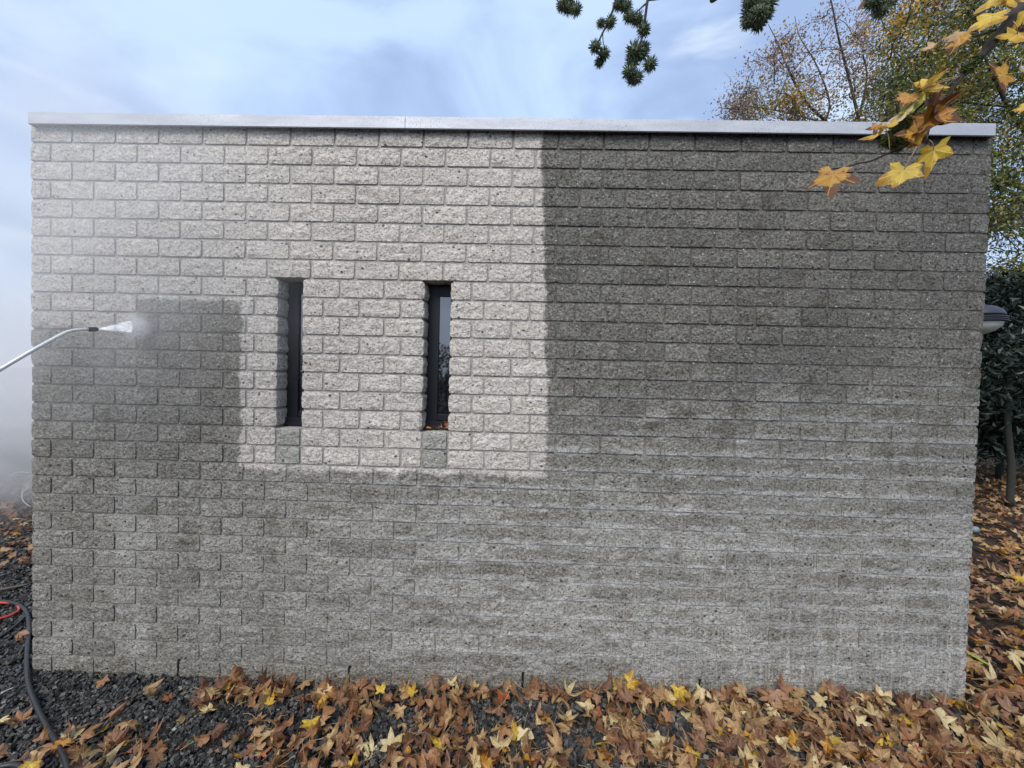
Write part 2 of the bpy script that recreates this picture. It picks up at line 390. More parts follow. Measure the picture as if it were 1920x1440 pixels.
def leaf_geo(seed, curl=.5, lod=0, petiole=True, lift=.0):
    """star shaped sweetgum leaf, blade base at the origin, middle lobe along +Y, reach 1"""
    r = random.Random(seed)
    lob = []
    for a, l in LOBES: lob.append((math.radians(a+r.uniform(-11, 11)), l*r.uniform(.72, 1.10)))
    order = sorted(lob, key=lambda q: q[0])          # from left(-) to right(+)
    pts = [(0., 0.)]; tris = []
    def P(x, y): pts.append((x, y)); return len(pts)-1
    sin_ = []
    b0 = P(0, -.10); bl = P(-.16, -.20)
    prev = bl; base_ids = [b0, bl]
    for i, (a, l) in enumerate(order):
        dx, dy = math.sin(a), math.cos(a); px, py = dy, -dx            # px,py: to the right of the lobe
        wd = r.uniform(.15, .24)*(.85 if abs(a) > 1.5 else 1)
        shl = P(dx*l*.58-px*wd, dy*l*.58-py*wd); shr = P(dx*l*.58+px*wd, dy*l*.58+py*wd)
        ntl = P(dx*l*.80-px*wd*.55, dy*l*.80-py*wd*.55); ntr = P(dx*l*.80+px*wd*.55, dy*l*.80+py*wd*.55)
        tip = P(dx*l, dy*l); m = P(dx*l*.55, dy*l*.55)
        if i < 4:
            a2 = (a+order[i+1][0])/2; sn = P(math.sin(a2)*.40, math.cos(a2)*.40)
        else: sn = P(.16, -.20)
        tris += [(0, shl, prev), (0, m, shl), (0, shr, m), (0, sn, shr)]
        if lod: tris += [(m, tip, shl), (m, shr, tip)]
        else: tris += [(m, ntl, shl), (m, tip, ntl), (m, ntr, tip), (m, shr, ntr)]
        prev = sn
    tris += [(0, bl, b0), (0, b0, prev)]
    A = np.array(pts); x, y = A[:, 0], A[:, 1]; rr = np.hypot(x, y)
    bx, by = r.uniform(-.6, .8)*curl, r.uniform(-.5, .8)*curl
    z = bx*x*x + by*y*np.abs(y)*.8 + r.uniform(-.25, .45)*curl*rr**2
    for a, l in lob:                                                    # each lobe droops or lifts on its own
        k = np.clip((x*math.sin(a)+y*math.cos(a))/np.maximum(rr, 1e-6), 0, 1)**6
        z = z + k*rr**2*r.uniform(-.55, .6)*curl
    ang = np.arctan2(x, y)
    z = z + .05*np.cos(ang*6.5)*rr*r.uniform(.4, 1.6)
    # fold/roll for dry leaves
    th = r.uniform(0, 6.28); u = x*math.cos(th)+y*math.sin(th); vv = -x*math.sin(th)+y*math.cos(th)
    kk = r.uniform(.2, 1.5)*curl
    if kk > .05:
        Rr = 1/kk; s = u/Rr; u2 = np.sin(s)*Rr; z2 = (1-np.cos(s))*Rr
        x2 = u2*math.cos(th)-vv*math.sin(th); y2 = u2*math.sin(th)+vv*math.cos(th); z = z+z2
    else: x2, y2 = x, y
    V = np.stack([x2, y2, z], 1); uv = A*.5+.5
    T = list(tris)
    if petiole:
        n0 = len(V); L_ = r.uniform(.8, 1.35); sx = r.uniform(-.5, .5); sz = r.uniform(-.1, .5)
        pv = []
        for i in range(4):
            t_ = i/3; c = np.array([sx*t_*t_*L_*.6, -.02-t_*L_, sz*t_*(1.2-t_)])
            w_ = .013 if i < 3 else .02
            for k in range(3): pv.append(c+np.array([math.cos(k*2.094)*w_, 0, math.sin(k*2.094)*w_]))
        V = np.vstack([V, pv]); uv = np.vstack([uv, np.full((12, 2), .5)])
        for i in range(3):
            for k in range(3):
                a_, b_ = n0+i*3+k, n0+i*3+(k+1) % 3; T += [(a_, b_, b_+3), (a_, b_+3, a_+3)]
        pet = [0]*len(tris)+[1]*18
    else: pet = [0]*len(T)
    return V, np.array(T), uv, np.array(pet)
M_STEM = simple('leaf_stalk', (.34, .24, .13), .5)

# ------------------------------------------------------------------ setting: ground
def ground_material():
    t = NT('damp_soil'); P = t.pos()
    n = t.noise(P, 30, 6, .7); v = t.vor(P, 55).outputs['Distance']; b = t.noise(P, 1.2, 3)
    c = t.ramp(n, [(.3, (.018, .014, .011)), (.6, (.05, .038, .028)), (.8, (.10, .070, .045))])
    return t.fin(c, .9, t.bump(t.math('ADD', v, n), .9, .02), 0, .25)
M_SOIL = ground_material()
xs = np.unique(np.concatenate([np.linspace(-200, -6, 12), np.linspace(-6, 12, 73), np.linspace(12, 200, 12)]))
ys = np.unique(np.concatenate([np.linspace(-200, -4, 12), np.linspace(-4, 12, 65), np.linspace(12, 250, 14)]))
V = [(x, y, gz(x, y)-.012) for y in ys for x in xs]; nx = len(xs)
Q = [(j*nx+i, j*nx+i+1, (j+1)*nx+i+1, (j+1)*nx+i) for j in range(len(ys)-1) for i in range(nx-1)]
tag(obj('ground', np_mesh('ground', V, Q, [M_SOIL])), kind='structure')

# gravel: crushed dark basalt chips
def gravel_material():
    t = NT('dark_basalt_chip'); P = t.pos()
    g = t.N.new('ShaderNodeNewGeometry').outputs['Random Per Island']
    c = t.ramp(g, [(0, (.013, .0135, .0135)), (.55, (.034, .035, .035)), (.88, (.068, .068, .066)), (.985, (.12, .115, .105)), (1, (.28, .26, .23))])
    return t.fin(c, .55, t.bump(t.noise(P, 220, 3), .4, .003), 0, .45)
M_GRAVEL = gravel_material()
def stones(n, xr, yr, s0, s1, keep=None):
    c = np.array([(-1,-1,-1),(1,-1,-1),(1,1,-1),(-1,1,-1),(-1,-1,1),(1,-1,1),(1,1,1),(-1,1,1)], float)
    ct = np.array([(0,2,1),(0,3,2),(4,5,6),(4,6,7),(0,1,5),(0,5,4),(1,2,6),(1,6,5),(2,3,7),(2,7,6),(3,0,4),(3,4,7)])
    x = rng.uniform(*xr, n); y = rng.uniform(*yr, n)
    if keep is not None: k = keep(x, y); x, y = x[k], y[k]
    n = len(x)
    s = rng.uniform(s0, s1, n)*rng.choice([.7, 1, 1, 1.25], n)
    vs = c[None]*(1+rng.uniform(-.38, .30, (n, 8, 3)))*np.stack([s*rng.uniform(.8, 1.3, n), s, s*rng.uniform(.45, .85, n)], 1)[:, None]*.5
    q = rng.normal(size=(n, 4)); q[:, 1:3] *= .55; q /= np.linalg.norm(q, axis=1)[:, None]
    a, b, cc, d = q.T
    Rm = np.stack([1-2*(cc*cc+d*d), 2*(b*cc-a*d), 2*(b*d+a*cc), 2*(b*cc+a*d), 1-2*(b*b+d*d), 2*(cc*d-a*b), 2*(b*d-a*cc), 2*(cc*d+a*b), 1-2*(b*b+cc*cc)], 1).reshape(n, 3, 3)
    vs = np.einsum('nij,nkj->nki', Rm, vs)
    z = np.array([gz(p, q_) for p, q_ in zip(x, y)])+rng.uniform(-.006, .010, n)
    vs += np.stack([x, y, z], 1)[:, None]
    return vs.reshape(-1, 3), (ct[None]+np.arange(n)[:, None, None]*8).reshape(-1, 3)
GV, GT = [], []
off = 0
for a in ((40000, (-1.6, 2.6), (-.85, .0), .0085, .0155), (16000, (2.4, 5.6), (-.85, .0), .012, .022),
          (30000, (-3.0, -.0), (-.05, 2.2), .010, .018), (5000, (-4.5, 6.), (-1.9, -.8), .016, .028)):
    v_, t_ = stones(*a); GV.append(v_); GT.append(t_+off); off += len(v_)
tag(obj('gravel', np_mesh('gravel', np.vstack(GV), np.vstack(GT), [M_GRAVEL])), kind='stuff')

# ------------------------------------------------------------------ the building
bld = empty('block_building', (0, 0, 0))
tag(bld, 'low flat-roofed building of split-face concrete blocks, half washed clean, with two slit windows', 'building')
rows = []
for r in range(1, 31):
    half = (r % 2 == 0)
    js = [0.]+[(u+(.5 if half else 0))*PB for u in range(0 if half else 1, 22) if (u+(.5 if half else 0))*PB < W-.03]+[W]
    if 9 <= r <= 18:
        i = r-8; odd = i % 2 == 1
        a0, a1 = SL[0]; b0, b1 = SL[1]
        left = [j for j in js if j < U(400 if not odd else 385, r)]
        left += [U(462, r)] if odd else [U(419, r), U(477, r)]
        mid = [U(637, r), U(720, r)] if odd else [U(606, r), U(674, r), U(751, r)]
        right = [U(884, r), U(958, r)]+[U(958, r)+PB*k for k in range(1, 12)] if odd else [U(907, r), U(993, r)]+[U(993, r)+PB*k for k in range(1, 12)]
        right = [x for x in right if x < W-.04]
        js = left+[a0, a1]+mid+[b0, b1]+right+[W]
        rows.append((r, js, r <= 16))
    else: rows.append((r, js, False))
def block_mesh(w_, h_, seed, rl=False, rr=False, depth=.115, nx=12, nz=5, quoin=False):
    """front face split rough with a narrow arris; sides straight or rough where they show"""
    r = random.Random(seed); o3 = Vector((r.uniform(0, 90), r.uniform(0, 90), r.uniform(0, 90)))
    nx = max(3, round(nx*w_/.2)); V = []; T = []
    amp = r.uniform(.0018, .0045); tilt = r.uniform(-.002, .002); tz = r.uniform(-.002, .002)
    for j in range(nz+1):
        for i in range(nx+1):
            x = w_*i/nx; z = h_*j/nz
            ex = 1 if (0 < i < nx) else 0; ez = 1 if (0 < j < nz) else 0
            e = ex*ez
            n = noise.noise(o3+Vector((x*38, 0, z*38))); n2 = noise.noise(o3*1.3+Vector((x*90, 3, z*90)))
            y = -(amp*.8+n*amp*1.3+n2*.0018+tilt*(2*x/w_-1)+tz*(2*z/h_-1)) if e else -.0005-.0015*abs(n)
            if rl and i == 0: x += .002*n2+.005*n+.002; y = .003+.003*abs(n)
            if rr and i == nx: x += .002*n2+.005*n-.002; y = .003+.003*abs(n)
            jx = r.uniform(-.0022, .0022)*ex; jz = r.uniform(-.0018, .0018)*ez
            if not ex or not ez:
                if not ez and ex: z += r.uniform(-.0009, .0009)
                if not ex and ez and not (rl or rr): x += r.uniform(-.0009, .0009)
            if (i in (0, nx)) and (j in (0, nz)): x += .0025 if i == 0 else -.0025; z += .0018 if j == 0 else -.0018
            V.append((x+jx, y, z+jz))
    idx = lambda i, j: j*(nx+1)+i
    for j in range(nz):
        for i in range(nx):
            a, b, c, d = idx(i, j), idx(i+1, j), idx(i+1, j+1), idx(i, j+1)
            T += [(a, b, c), (a, c, d)] if (i+j) % 2 else [(a, b, d), (b, c, d)]
    def side(ids, rough, sgn):
        nd = 6 if rough else 1; prev = ids
        for q in range(1, nd+1):
            yy = .004+depth*q/nd; cur = []
            for k in ids:
                x, _, z = V[k]
                dx = 0
                if rough:
                    n = noise.noise(o3+Vector((yy*45, z*45, 7))); dx = (n*.006+.0005)*(0 if q == nd else 1)
                V.append((x+dx*sgn, yy, z)); cur.append(len(V)-1)
            for k in range(len(ids)-1):
                a, b, c, d = prev[k], prev[k+1], cur[k+1], cur[k]
                T.extend([(a, b, c), (a, c, d)] if sgn > 0 else [(b, a, d), (b, d, c)])
            prev = cur
    side([idx(0, j) for j in range(nz+1)], rl, -1); side([idx(nx, j) for j in range(nz+1)], rr, 1)
    side([idx(i, 0) for i in range(nx+1)], False, 1); side([idx(i, nz) for i in range(nx+1)], False, -1)
    me = np_mesh('block', V, T, [M_BLOCK]); return me
pool = {}
def get_block(w_, rl, rr, key):
    if not (rl or rr) and abs(w_-(PB-GAP)) < .004: k = ('f', key % 26)
    elif not (rl or rr) and abs(w_-(PB/2-GAP)) < .006: k = ('h', key % 8)
    else: k = ('c', key)
    if k not in pool:
        ww = PB-GAP if k[0] == 'f' else (PB/2-GAP if k[0] == 'h' else w_)
        pool[k] = (block_mesh(ww, PC-GAP, hash(k) % 99991 if k[0] == 'c' else key+77, rl, rr), ww)
    return pool[k]
M_POLISH = None
items = []; bid = 0
def is_hole(x0, x1, r):
    return any(abs(x0-a) < .012 and abs(x1-b) < .012 for a, b in SL) and r <= 16 and r >= 9
for r, js, slot in rows:
    z0 = H-PC*r+GAP/2
    for a, b in zip(js[:-1], js[1:]):
        if is_hole(a, b, r): continue
        bid += 1
        at_l = a < .001 or (slot and any(abs(a-s[1]) < .001 for s in SL))
        at_r = b > W-.001 or (slot and any(abs(b-s[0]) < .001 for s in SL))
        x0 = a+(0 if at_l else GAP/2); x1 = b-(0 if at_r else GAP/2)
        me, ww = get_block(x1-x0, at_l, at_r, bid)
        vis = px_of(((a+b)/2, 0, z0)); area = (x1-x0)*(PC-GAP)/vis[2]**2
        items.append((area, me, x0, (x1-x0)/ww, z0, r))
# the mortar body of the front wall, with the two openings left free
mb = MB(); y0, y1 = .0042, .20
a0, a1 = SL[0][0]-.012, SL[0][1]+.012; b0, b1 = SL[1][0]-.012, SL[1][1]+.012
e = .012
for x0, x1, z0, z1 in ((e, W-e, -.25, SZ0-.0065), (e, W-e, SZ1+.0065, H), (e, a0, SZ0-.0065, SZ1+.0065), (a1, b0, SZ0-.0065, SZ1+.0065), (b1, W-e, SZ0-.0065, SZ1+.0065)):
    mb.box(x0, x1, y0, y1, z0, z1)
front = mb.build('front_wall', M_MORTAR, bld)
items.sort(key=lambda q: -q[0])
rot_stuff_V, rot_stuff_T, off = [], [], 0
def mesh_np(me):
    v = np.empty(len(me.vertices)*3, np.float32); me.vertices.foreach_get('co', v)
    t = np.empty(len(me.loops), np.int32); me.loops.foreach_get('vertex_index', t)
    return v.reshape(-1, 3), t.reshape(-1, 3)
cache = {}
def mnp(me):
    if me.name not in cache: cache[me.name] = mesh_np(me)
    return cache[me.name]
for i, (ar, me, x0, sx, z0, r) in enumerate(items):
    dy = random.uniform(-.0012, .0012)+.0022*min(1, max(0, (x0-3.3)/1.1))
    sy = 1-.45*min(1, max(0, (x0-2.3)/1.8))
    if i < 300:
        o = obj('block', me, front); o.location = (x0, dy, z0); o.scale = (sx, sy, 1)
    else:
        v, t = mnp(me); v = v.copy(); v[:, 0] = v[:, 0]*sx+x0; v[:, 1] = v[:, 1]*sy+dy; v[:, 2] += z0
        rot_stuff_V.append(v); rot_stuff_T.append(t+off); off += len(v)
tag(obj('block_courses', np_mesh('block_courses', np.vstack(rot_stuff_V), np.vstack(rot_stuff_T), [M_BLOCK]), front), kind='stuff')
# side walls and back wall: joined courses of the same blocks
def course_wall(name, xf, length, mirror):
    Vs, Ts, off = [], [], 0
    for r in range(1, 32):
        s0 = .118 + (PB/2 if r % 2 else 0)
        if s0 > .13: js = [.118]+[s0+PB*k for k in range(int(length/PB)+1) if s0+PB*k < length-.03]+[length]
        else: js = [s0+PB*k for k in range(int(length/PB)+1) if s0+PB*k < length-.03]+[length]
        for a, b in zip(js[:-1], js[1:]):
            me, ww = get_block(PB-GAP if b-a > .16 else PB/2-GAP, False, False, random.randrange(200))
            v, t = mnp(me); v = v.copy(); x = v[:, 0]*((b-a-GAP)/ww)+a+GAP/2; y = v[:, 1]; z = v[:, 2]+H-PC*r+GAP/2
            if mirror: q = np.stack([xf-y, x, z], 1)
            else: q = np.stack([xf+y, x, z], 1); t = t[:, ::-1]
            Vs.append(q); Ts.append(t+off); off += len(q)
    o = obj(name, np_mesh(name, np.vstack(Vs), np.vstack(Ts), [M_BLOCK, M_MORTAR]), bld); tag(o, kind='stuff'); return o
course_wall('side_wall', 0., DEPTH, False); course_wall('side_wall', W, DEPTH, True)
m2 = MB(); m2.box(.012, .2, .2, DEPTH, -.25, H); m2.box(W-.2, W-.012, .2, DEPTH, -.25, H); m2.box(.012, W-.012, DEPTH, DEPTH+.2, -.25, H)
m2.build('inner_walls', M_MORTAR, bld)
m3 = MB(); m3.box(.05, W-.05, .05, DEPTH+.15, H, H+.03); m3.build('roof', M_ROOF, bld)
# coping: two lengths of folded metal on the front, plain returns on the sides
zc0 = CAM.z+(H-CAM.z)*(1.8437-.03)/1.8437-.001
xa = wallpt(52, 223, -.03).x; xb = wallpt(1867, 247, -.03).x; xm = wallpt(759.5, 232, -.03).x
def coping(x0, x1):
    m = MB(); t = .0025; zt = zc0+.0585
    prof = [(-.026, zc0), (-.030, zc0+.003), (-.030, zt-.003), (-.026, zt), (.24, zt+.006), (.24, zt-.03), (-.02, zt-.006), (-.0245, zt-.01), (-.0245, zc0)]
    n = len(prof); vs = [(x0, y, z) for y, z in prof]+[(x1, y, z) for y, z in prof]
    m.add(vs, [(i, (i+1) % n, n+(i+1) % n, n+i)[::-1] for i in range(n)]+[tuple(range(n)), tuple(range(n, 2*n))[::-1]])
    return m.build('coping', M_COPING, bld)
coping(xa, xm-.0012); coping(xm+.0012, xb)
for x0, x1, nm in ((xa, xa+.22, 'coping'), (xb-.22, xb, 'coping')):
    m = MB(); m.box(x0, x1, .242, DEPTH+.24, zc0, zc0+.064); m.build(nm, M_COPING, bld)
m = MB(); m.box(xa+.24, xb-.24, DEPTH+.02, DEPTH+.24, zc0+.002, zc0+.063); m.build('coping', M_COPING, bld)
# end caps close the fold at both ends
for x0 in (xa+.0005, xb-.0030):
    m = MB(); m.box(x0, x0+.0025, -.0240, .236, zc0, zc0+.052); m.build('end_cap', M_COPING, bld)
# near-black strip added as the shade line in the gap under the coping
m = MB(); m.box(.004, W-.004, -.002, .18, H-.0035, H+.03); m.build('coping_shade_strip', M_FRAME, bld)
# open weep joints in the lowest course, their shade put in as near-black slips
for px in (335, 655, 980, 1312, 1646):
    x = U(px, 29.4); m = MB(); m.box(x-.0052, x+.0052, -.0015, .03, .004, PC+.004)
    m.build('weep_joint_shade', M_DARK, front)
# windows
for a, b in SL:
    m = MB(); zb, zt = SZ0-.002, SZ1+.002; yb = .088
    st = .052
    m.box(a-.006, a+st, yb, yb+.06, zb, zt); m.box(b-.012, b+.006, yb, yb+.06, zb, zt)
    m.box(a+st, b-.012, yb, yb+.06, zt-.055, zt)
    m.box(a+st, b-.012, yb+.003, yb+.06, zb+.045, zb+.072)
    win = m.build('window_frame', M_FRAME, bld)
    m = MB(); m.box(a-.004, b+.004, yb-.014, yb+.002, zb, zb+.042); m.box(a-.004, b+.004, yb-.022, yb-.0145, zb, zb+.022); m.build('sill_rail', M_FRAME, win)
    m = MB(); m.box(a+st, b-.012, yb+.012, yb+.018, zb+.072, zt-.055); m.build('glass', M_GLASS, win)
    m = MB(); m.box(a+.0, b, yb+.055, yb+.2, zb+.01, zt-.01); m.build('dark_backing', M_DARK, win)  # last box: near-black block closing the opening behind the glass

# wall lamp on the right hand side wall
M_HOOD = simple('navy_lamp_hood', (.035, .037, .055), .5, nscale=6, bscale=160, bstr=.1)
def lathe(m, cx, cy, prof, half=True, n=24, mi=0):
    vs, fs = [], []; a0, a1 = -math.pi, math.pi
    for (r_, z) in prof:
        z *= .82
        for k in range(n+1):
            a = a0+(a1-a0)*k/n; vs.append((cx+r_*math.cos(a), cy+r_*math.sin(a), z))
    for i in range(len(prof)-1):
        for k in range(n): fs.append((i*(n+1)+k, i*(n+1)+k+1, (i+1)*(n+1)+k+1, (i+1)*(n+1)+k))
    m.add(vs, fs, mi, True)
lx, ly = W+.128, .17
zl = at(1870, 590, 2.1).z-.045
lamp = empty('wall_lamp', (lx, ly, zl)); tag(lamp, 'dark domed bulkhead lamp with ribbed rim and white bowl on the right side wall', 'lamp')
m = MB(); LR = .118
lathe(m, 0, 0, [(.0, .078), (LR*.35, .075), (LR*.65, .062), (LR*.88, .038), (LR*.97, .012), (LR*.97, .004), (0, .004)]); m.build('hood', M_HOOD, lamp)
m = MB()
for k in range(3): lathe(m, 0, 0, [(0, -.004-k*.011), (LR*1.02, -.004-k*.011), (LR*1.04, -.008-k*.011), (LR*1.02, -.0115-k*.011), (0, -.0115-k*.011)])
m.build('rim_fin', M_HOOD, lamp)
m = MB(); lathe(m, 0, 0, [(LR*.92, -.037), (LR*.88, -.055), (LR*.70, -.085), (LR*.42, -.104), (0, -.112)]); m.build('diffuser', simple('opal_glass', (.62, .63, .60), .35), lamp)
m = MB(); m.box(-.130, -.108, -.06, .06, -.075, .06); m.box(-.112, -.06, -.03, .03, -.03, .03); m.build('back_plate', M_HOOD, lamp)
# short pipe stub low on the same wall
p = wallpt(1833, 1000); pz = p.z
pe = empty('pipe_stub', (W, .05, pz)); tag(pe, 'small pale blue grey pipe stub sticking out of the right side wall', 'pipe')
M_PIPE = simple('grey_blue_plastic', (.20, .25, .27), .5)
m = MB(); m.tube([(-.01, 0, 0), (.075, 0, 0)], .010, 12); m.build('pipe', M_PIPE, pe)
m = MB(); m.tube([(.045, 0, 0), (.070, 0, 0)], .0145, 12); m.build('collar', M_PIPE, pe)

# ------------------------------------------------------------------ fallen leaves
GEO0 = [leaf_geo(100+i, random.Random(i).choice([.45, .9, 1.3, 1.9]), 0) for i in range(28)]
GEO1 = [leaf_geo(300+i, random.Random(i).choice([.5, .9, 1.4]), 1, i % 3 == 0) for i in range(16)]
def oval_geo(seed):
    r = random.Random(seed); pts = [(0, 0), (0, .3), (0, .6), (0, 1)]; tr = []
    for s in (-1, 1): pts += [(s*.17, .12), (s*.27, .36), (s*.24, .64), (s*.1, .87)]
    for s in (0, 1):
        o = 4+4*s; q = [(0, o, 1), (o, o+1, 1), (1, o+1, 2), (o+1, o+2, 2), (2, o+2, o+3), (2, o+3, 3)]; tr += q if s else [t[::-1] for t in q]
    A = np.array(pts, float); z = .5*np.abs(A[:, 0])+r.uniform(-.2, .3)*A[:, 1]**2
    V = np.stack([A[:, 0], A[:, 1]-.4, z], 1); return V, np.array(tr), A*.5+.5, np.zeros(len(tr), int)
GEO0 += [oval_geo(1), oval_geo(2)]
meshc = {}
def leaf_mesh(gi, ck, geo=GEO0):
    k = (gi, ck)
    if k not in meshc:
        V, T, uv, pet = geo[gi]; meshc[k] = np_mesh('fallen_leaf', V, T, [LEAFM[ck], M_STEM], pet, uv)
    return meshc[k]
def rotm(yaw, tx, ty, flip):
    R_ = Matrix.Rotation(yaw, 3, 'Z') @ Matrix.Rotation(tx, 3, 'X') @ Matrix.Rotation(ty, 3, 'Y')
    if flip: R_ = R_ @ Matrix.Rotation(math.pi, 3, 'Y')
    return R_
def cover(px, py):
    """how thickly the leaves lie, read off the photograph's ground (0..1)"""
    wall_y = 1262+(px-100)*.024
    d = py-wall_y
    n = noise.noise(Vector((px/95., py/48., 3.3)))*.5+.5
    if px < 150: return .02 if py < 1350 else (.22 if n > .45 else .02)
    if px < 370: return (.5 if (py > 1385-(px-150)*.18 and n > .40) else .02) if d > 12 else .005
    if px < 640: return .9 if d < 58 else (.55 if n > .42 else .05)
    if px < 1100: return 1. if d < 40 else (.85 if n > .42 else .12)
    if px < 1300: return 1. if d < 55 else (.95 if n > .39 else .16)
    return 1.
weights = {'rust brown': 30, 'tan': 24, 'dark brown': 15, 'mauve brown': 13, 'pale cream': 8, 'bright yellow': 1.7, 'orange': 3.2, 'brick red': .7}
wk, ww_ = list(weights), list(weights.values())
def pick(rr, px):
    k = rr.choices(wk, ww_)[0]
    if px > 1250 and k in ('brick red', 'rust brown') and rr.random() < .45: k = rr.choice(['tan', 'tan', 'mauve brown', 'pale cream', 'tan'])
    return k
rr = random.Random(11); cand = []
for n_ in range(13500):
    x = rr.uniform(-1.9, 6.4); y = -rr.random()**.85*.95-.015
    px, py, dd = px_of((x, y, gz(x, y)))
    c = cover(px, min(py, 1450)) if px < 1950 else 1
    if y < -.5: c *= .75
    if rr.random() > c*.46*(1.25 if px > 1000 else 1): continue
    layer = rr.random(); pile = (.046*math.exp(-abs(y)/.10)*(1 if px > 420 else .25)+.018+.018*(px > 1100))*(1 if px < 1250 else .72)
    z = gz(x, y)+.006+layer*pile*c+.008*rr.random()
    s = rr.uniform(.042, .065)*(1 if rr.random() > .2 else .8)
    tl = .38+.42*(layer > .5)
    R_ = rotm(rr.uniform(0, 6.28), rr.gauss(0, tl*.7), rr.gauss(0, tl*.7), rr.random() < .45)
    gi = rr.randrange(28) if rr.random() > .04 else rr.randrange(28, 30)
    V0 = GEO0[gi][0]
    # keep blades out of the wall and above the ground
    wv = np.array([list(r) for r in R_]) @ (V0.T*s)
    if y+wv[1].max() > -.010:
        y -= y+wv[1].max()+.010
    low = wv[2].min()
    if z+low < gz(x, y)+.001: z = gz(x, y)+.001-low
    if gi >= 28: s *= .8
    cand.append([x, y, z, s, R_, gi, pick(rr, px), layer])
# leaves picked out in the photograph: pixel of the blade centre, colour, reach in metres, heading (deg, 0 = lobe pointing away), curl variant
hero = [(583, 1352, 'bright yellow', .068, 200, 2, 'bright yellow star leaf lying on dark gravel below the left window'),
 (733, 1397, 'pale cream', .072, 20, 0, 'pale cream speckled leaf alone on the bare gravel between the window lines'),
 (943, 1300, 'brick red', .066, 170, 1, 'brick red leaf leaning on the foot of the wall left of the middle weep slot'),
 (1413, 1418, 'bright yellow', .066, 190, 2, 'bright yellow star leaf at the front edge of the heap right of centre'),
 (1842, 1238, 'yellow green', .085, 100, 2, 'yellow green leaf beside the right end of the wall'),
 (1262, 1318, 'bright yellow', .058, 80, 1, 'small bright yellow leaf at the wall foot right of centre'),
 (1560, 1385, 'bright yellow', .060, 150, 3, 'yellow leaf standing tilted in the heap in front of the right part of the wall'),
 (1895, 1370, 'bright yellow', .085, 120, 4, 'long bright yellow leaf lying over the heap at the right edge'),
 (1690, 1348, 'bright yellow', .060, 200, 3, 'rich yellow leaf in front of the wall near its right corner'),
 (941, 1400, 'pale cream', .068, 10, 2, 'pale cream star leaf at the front of the heap near the centre'),
 (993, 1418, 'orange', .056, 180, 2, 'small orange star leaf at the front of the heap near the centre'),
 (1060, 1345, 'pale cream', .070, 200, 5, 'large pale tan cream leaf in the thick heap right of centre'),
 (1230, 1385, 'pale cream', .075, 210, 2, 'broad pale cream leaf at the front right of the bare gravel patch'),
 (395, 1330, 'pale cream', .062, 150, 5, 'pale buff folded leaf at the left tip of the heap'),
 (505, 1372, 'pale cream', .066, 190, 3, 'pale buff leaf in front of the heap below the left window'),
 (285, 1400, 'rust brown', .075, 180, 2, 'large rust brown seven-finger leaf at the left front on gravel'),
 (714, 1295, 'bright yellow', .045, 0, 4, 'small upright yellow leaf at the wall foot beside the second weep slot'),
 (775, 1298, 'bright yellow', .050, 60, 3, 'narrow yellow leaf blade at the wall foot between the weep slots'),
 (317, 1310, 'brick red', .030, 80, 1, 'tiny red brown leaf alone on the clean gravel at the left'),
 (40, 1350, 'rust brown', .060, 60, 1, 'curled rust brown leaf on the gravel left of the black hose'),
 (130, 1385, 'pale cream', .055, 30, 4, 'pale yellow folded leaf right beside the black hose'),
 (1345, 1310, 'pale cream', .050, 20, 4, 'slim pale leaf standing against the wall foot right of centre'),
]
for px, py, ck, s, hd, gi, lab in hero:
    h = .055 if py < 1310 and px > 600 else .035
    p = ground(px, py, h if px > 360 else .012)
    if p.y > -.05 and px < 1800: p.y = -.05
    R_ = rotm(math.radians(hd), rr.uniform(-.1, .12)+(.35 if h > .05 else .15), rr.uniform(-.15, .15), False)
    gg = leaf_geo(900+gi*7+int(px), .22 if gi in (0, 2) else .5, 0)
    o = obj('fallen_leaf', np_mesh('fallen_leaf', gg[0], gg[1], [LEAFM[ck], M_STEM], gg[3], gg[2]))
    o.matrix_world = Matrix.Translation(p) @ R_.to_4x4() @ Matrix.Scale(s, 4)
    tag(o, lab, 'leaf', 'fallen leaves in front of the wall')
# ordinary leaves: the ones that show largest are single things
def score(c):
    px, py, dd = px_of(c[:3]); vis = 0 <= px <= 1920 and py <= 1440
    return (c[3]/dd)*(1+.55*c[7]) if vis else 0
cand.sort(key=score, reverse=True)
NI = 300-len(hero)
def place_words(px, y):
    Z = [(200, 'by the black hose'), (370, 'on gravel left of the first weep slot'), (500, 'right of the first weep slot'),
         (620, 'below the left window'), (740, 'at the second weep slot'), (860, 'below the right window'), (990, 'left of the third weep slot'),
         (1100, 'right of the third weep slot'), (1210, 'right of the gravel patch'), (1330, 'at the fourth weep slot'),
         (1450, 'below the hanging orange leaf'), (1580, 'left of the fifth weep slot'), (1700, 'right of the fifth weep slot'), (1820, 'at the right wall corner'), (9999, 'beyond the wall corner')]
    a = next(t for lim, t in Z if px < lim)
    return a+(', touching the wall foot' if y > -.10 else ', near the wall' if y > -.22 else ', mid heap' if y > -.32 else ', at the front')
used_labels = set()
